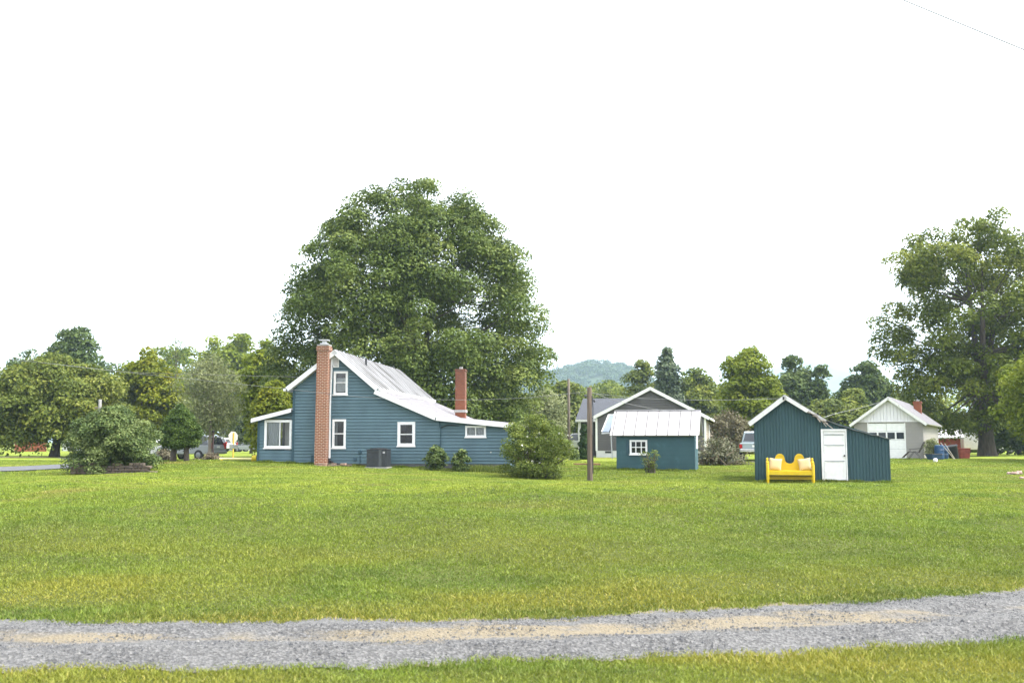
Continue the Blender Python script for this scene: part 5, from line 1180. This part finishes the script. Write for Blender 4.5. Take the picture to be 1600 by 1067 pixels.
    if style == 'pickup':
        m = MB(); m.box(-2.7, -.75, -W+.12, W-.12, 1.13, 1.135); m.build('bed', BLACK, o); m = MB(); m.box(xb-.025, xb-.01, -W+.22, W-.22, .78, 1.08); m.build('tailgate', pm, o, bevel=.01)
        m = MB(); m.box(xb-.035, xb-.026, -.12, .12, .98, 1.03); m.build('tailgate_handle', BLACK, o)
    return o
SILV = paint('silver_paint', (.20, .215, .23)); WHP = paint('white_paint', (.46, .465, .47)); BLU = paint('pale_blue_paint', (.24, .29, .305)); DK = paint('dark_paint', (.035, .04, .05))
car('parked_car', 'silver car behind the trunks of the clipped yew', 298, 719, 72, R(160), 'suv', SILV)
car('parked_car', 'white car mostly hidden behind the big round bush', 228, 716, 74, R(172), 'sedan', WHP)
car('parked_car', 'white car with red tail lights seen from behind, left of the sign', 350, 706, 126, R(125), 'suv', WHP)
car('parked_car', 'grey car with bright red lamp just behind the black post', 336, 708, 122, R(118), 'suv', SILV)
car('parked_car', 'silver saloon car side on between the sign and the blue porch', 388, 706, 142, R(183), 'sedan', SILV)
car('parked_car', 'dark car half hidden behind the yellow sign post', 369, 706, 150, R(200), 'suv', DK)
car('parked_car', 'pale car showing under the trees by the far wooden pole', 903, 708, 96, R(140), 'suv', WHP)
car('parked_car', 'white car standing between the little red building and the thick trunk', 1513, 711, 102, R(98), 'suv', WHP)
car('pickup_truck', 'pale blue pickup truck seen from behind, half hidden by the teal shed', 1182, 721, 64, R(75), 'pickup', BLU, 'vehicles by the sheds')
car('parked_car', 'dark car in the shade at the far right under the trees', 1592, 712, 104, R(185), 'suv', DK)

# --- garage yard things
def patio_chair():
    p = at(1428, 714, 60.5); gz = g1(p.x, 60.5); o = empty('lawn_chair', (p.x, 60.5, gz), R(-30), 'dark metal reclining lawn chair in front of the garage door', 'chair'); DM = M('dark_frame', (.05, .045, .045), .5)
    m = MB()
    for y in (-.28, .28):
        m.tube([(.62, y, 1.05), (.30, y, .42), (-.28, y, .46), (-.62, y, .12)], .022, 7); m.tube([(.45, y, .0), (.05, y, .50), (-.35, y, .0)], .02, 7); m.tube([(.48, y, .68), (.1, y, .64), (-.22, y, .62), (-.2, y, .45)], .02, 7)
    for q in ((.62, 1.05), (.45, 0), (-.35, 0), (-.62, .12)): m.tube([(q[0], -.28, q[1]), (q[0], .28, q[1])], .02, 7)
    m.build('frame', DM, o, True); SL = M('sling', (.11, .095, .09), .9, .2, 20)
    MB().hexa([(.31, -.26, .43), (.31, .26, .43), (.29, .26, .44), (.29, -.26, .44), (.62, -.26, 1.03), (.62, .26, 1.03), (.60, .26, 1.04), (.60, -.26, 1.04)]).build('backrest', SL, o)
    MB().hexa([(-.28, -.26, .44), (.30, -.26, .41), (.30, .26, .41), (-.28, .26, .44), (-.28, -.26, .455), (.30, -.26, .425), (.30, .26, .425), (-.28, .26, .455)]).build('seat', SL, o)
    MB().hexa([(-.62, -.26, .11), (-.29, -.26, .45), (-.29, .26, .45), (-.62, .26, .11), (-.635, -.26, .125), (-.30, -.26, .465), (-.30, .26, .465), (-.635, .26, .125)]).build('footrest', M('maroon_pad', (.14, .05, .06), .9), o)
patio_chair()
def barrel(px, py, Y, label, s=1):
    p = at(px, py, Y); o = empty('blue_barrel', (p.x, Y, g1(p.x, Y)), 0, label, 'barrel', 'blue barrels by the garage'); BL = M('blue_plastic', (.018, .06, .14), .45, .12, 4)
    m = MB(); m.lathe([(.25*s, 0), (.29*s, .04), (.29*s, .28*s), (.31*s, .30*s), (.29*s, .32*s), (.29*s, .58*s), (.31*s, .6*s), (.29*s, .62*s), (.28*s, .86*s), (.2*s, .9*s)], n=18); m.build('drum', BL, o, True); MB().lathe([(.05, .9*s), (.05, .94*s)], (.12*s, 0, 0), 8).build('bung', BLACK, o)
barrel(1468, 716, 60.5, 'upright blue plastic barrel at the back corner of the garage', .95); barrel(1475, 715.5, 61.3, 'second blue barrel, half behind the leaning wooden boards', .9)
def tipped_barrow():
    p = at(1459, 716, 59.4); o = empty('wheelbarrow', (p.x, 59.4, g1(p.x, 59.4)), R(25), 'dark blue tub lying low beside the blue barrels', 'tub'); m = MB(); m.hexa([(-.3, -.2, .05), (.3, -.2, .05), (.3, .2, .05), (-.3, .2, .05), (-.42, -.28, .36), (.42, -.28, .36), (.42, .28, .36), (-.42, .28, .36)]); m.build('tub', M('navy_tub', (.03, .06, .12), .6), o, bevel=.02); MB().tube([(-.42, -.28, .36), (.42, -.28, .36), (.42, .28, .36), (-.42, .28, .36), (-.42, -.28, .36)], .02, 6).build('rim', BLACK, o)
    p = at(1461.5, 719, 57.5); o = empty('white_bag', (p.x, 57.5, g1(p.x, 57.5)), 0, 'crumpled white bag on the grass below the blue barrels', 'bag'); bm = bmesh.new(); bmesh.ops.create_icosphere(bm, subdivisions=3, radius=.12)
    for v in bm.verts: v.co = Vector((v.co.x*1.1, v.co.y*.8, max(-.1, v.co.z))) * (1+.15*math.sin(v.co.x*31)*math.sin(v.co.y*27+v.co.z*22)); v.co.z += .09
    me = bpy.data.meshes.new('bag'); bm.to_mesh(me); bm.free(); raw('bag', me, M('white_plastic', (.68, .68, .68), .5), o)
tipped_barrow()
def leaning_boards():
    p = at(1483, 715, 60.8); o = empty('leaning_boards', (p.x, 60.8, g1(p.x, 60.8)), R(-10), 'pale boards leaning behind the blue barrels', 'boards'); m = MB(); m.bar((-.45, 0, 1.0), (.28, -.1, -.02), .1, .04); m.bar((-.2, .06, .95), (.34, .02, .0), .08, .035); m.build('board', M('pale_board', (.5, .45, .38), .85, .2, 5), o)
    p = at(1491, 716, 61.8); o = empty('trash_can', (p.x, 61.8, g1(p.x, 61.8)), R(20), 'black tilted bin between the leaning boards and the red box', 'bin'); m = MB(); m.lathe([(.27, 0), (.34, .75), (.36, .78), (.30, .79)], n=16); b = m.build('bin', BLACK, o, True); b.rotation_euler.y = R(-14); m = MB(); m.lathe([(.37, .795), (.36, .83), (.08, .87)], n=16); l = m.build('lid', BLACK, o, True); l.rotation_euler.y = R(-14)
    p = at(1506, 716, 62.2); o = empty('red_box', (p.x, 62.2, g1(p.x, 62.2)), R(-8), 'rusty red metal box standing on the grass near the thick trunk', 'box'); RB = M('rust_red', (.24, .06, .045), .8, .25, 4); m = MB(); m.hexa([(-.28, -.25, 0), (.28, -.25, 0), (.28, .25, 0), (-.28, .25, 0), (-.34, -.28, .62), (.34, -.28, .62), (.34, .28, .62), (-.34, .28, .62)]); m.build('body', RB, o, bevel=.02); m = MB(); m.box(-.36, .36, -.3, .3, .622, .66); m.build('rim', RB, o, bevel=.01)
leaning_boards()
def thin_posts():
    for px, lab in ((1539, 'thin dark post left of the pair in front of the white trailer'), (1551, 'thin dark post in the middle of the white trailer'), (1560, 'thin dark post with a small box at the right of the white trailer')):
        p = at(px, 711, 94); gz = g1(p.x, 94); o = empty('fence_post', (p.x, 94, gz), 0, lab, 'post', 'posts in front of the trailer'); MB().tube([(0, 0, -.2), (0, 0, 1.55)], .06, 7).build('post', WOOD, o, True)
        if px == 1560: MB().box(-.16, .16, -.12, .12, .55, 1.0).build('box', BLACK, o)
thin_posts()

# ------------------------------------------------------------------ air
def haze():
    m, nd, ln = nt('haze'); nd.remove(nd['Principled BSDF']); v = nd.new('ShaderNodeVolumePrincipled'); v.inputs['Color'].default_value = (.62, .80, 1.0, 1); v.inputs['Density'].default_value = .00022; v.inputs['Anisotropy'].default_value = .2
    ln.new(v.outputs[0], nd['Material Output'].inputs['Volume'])
    o = MB().box(-6600, 6600, -500, 9800, -40, 420).build('haze', m); tag(o, 'thin bluish summer haze in the air', 'haze', kind='stuff')
haze()
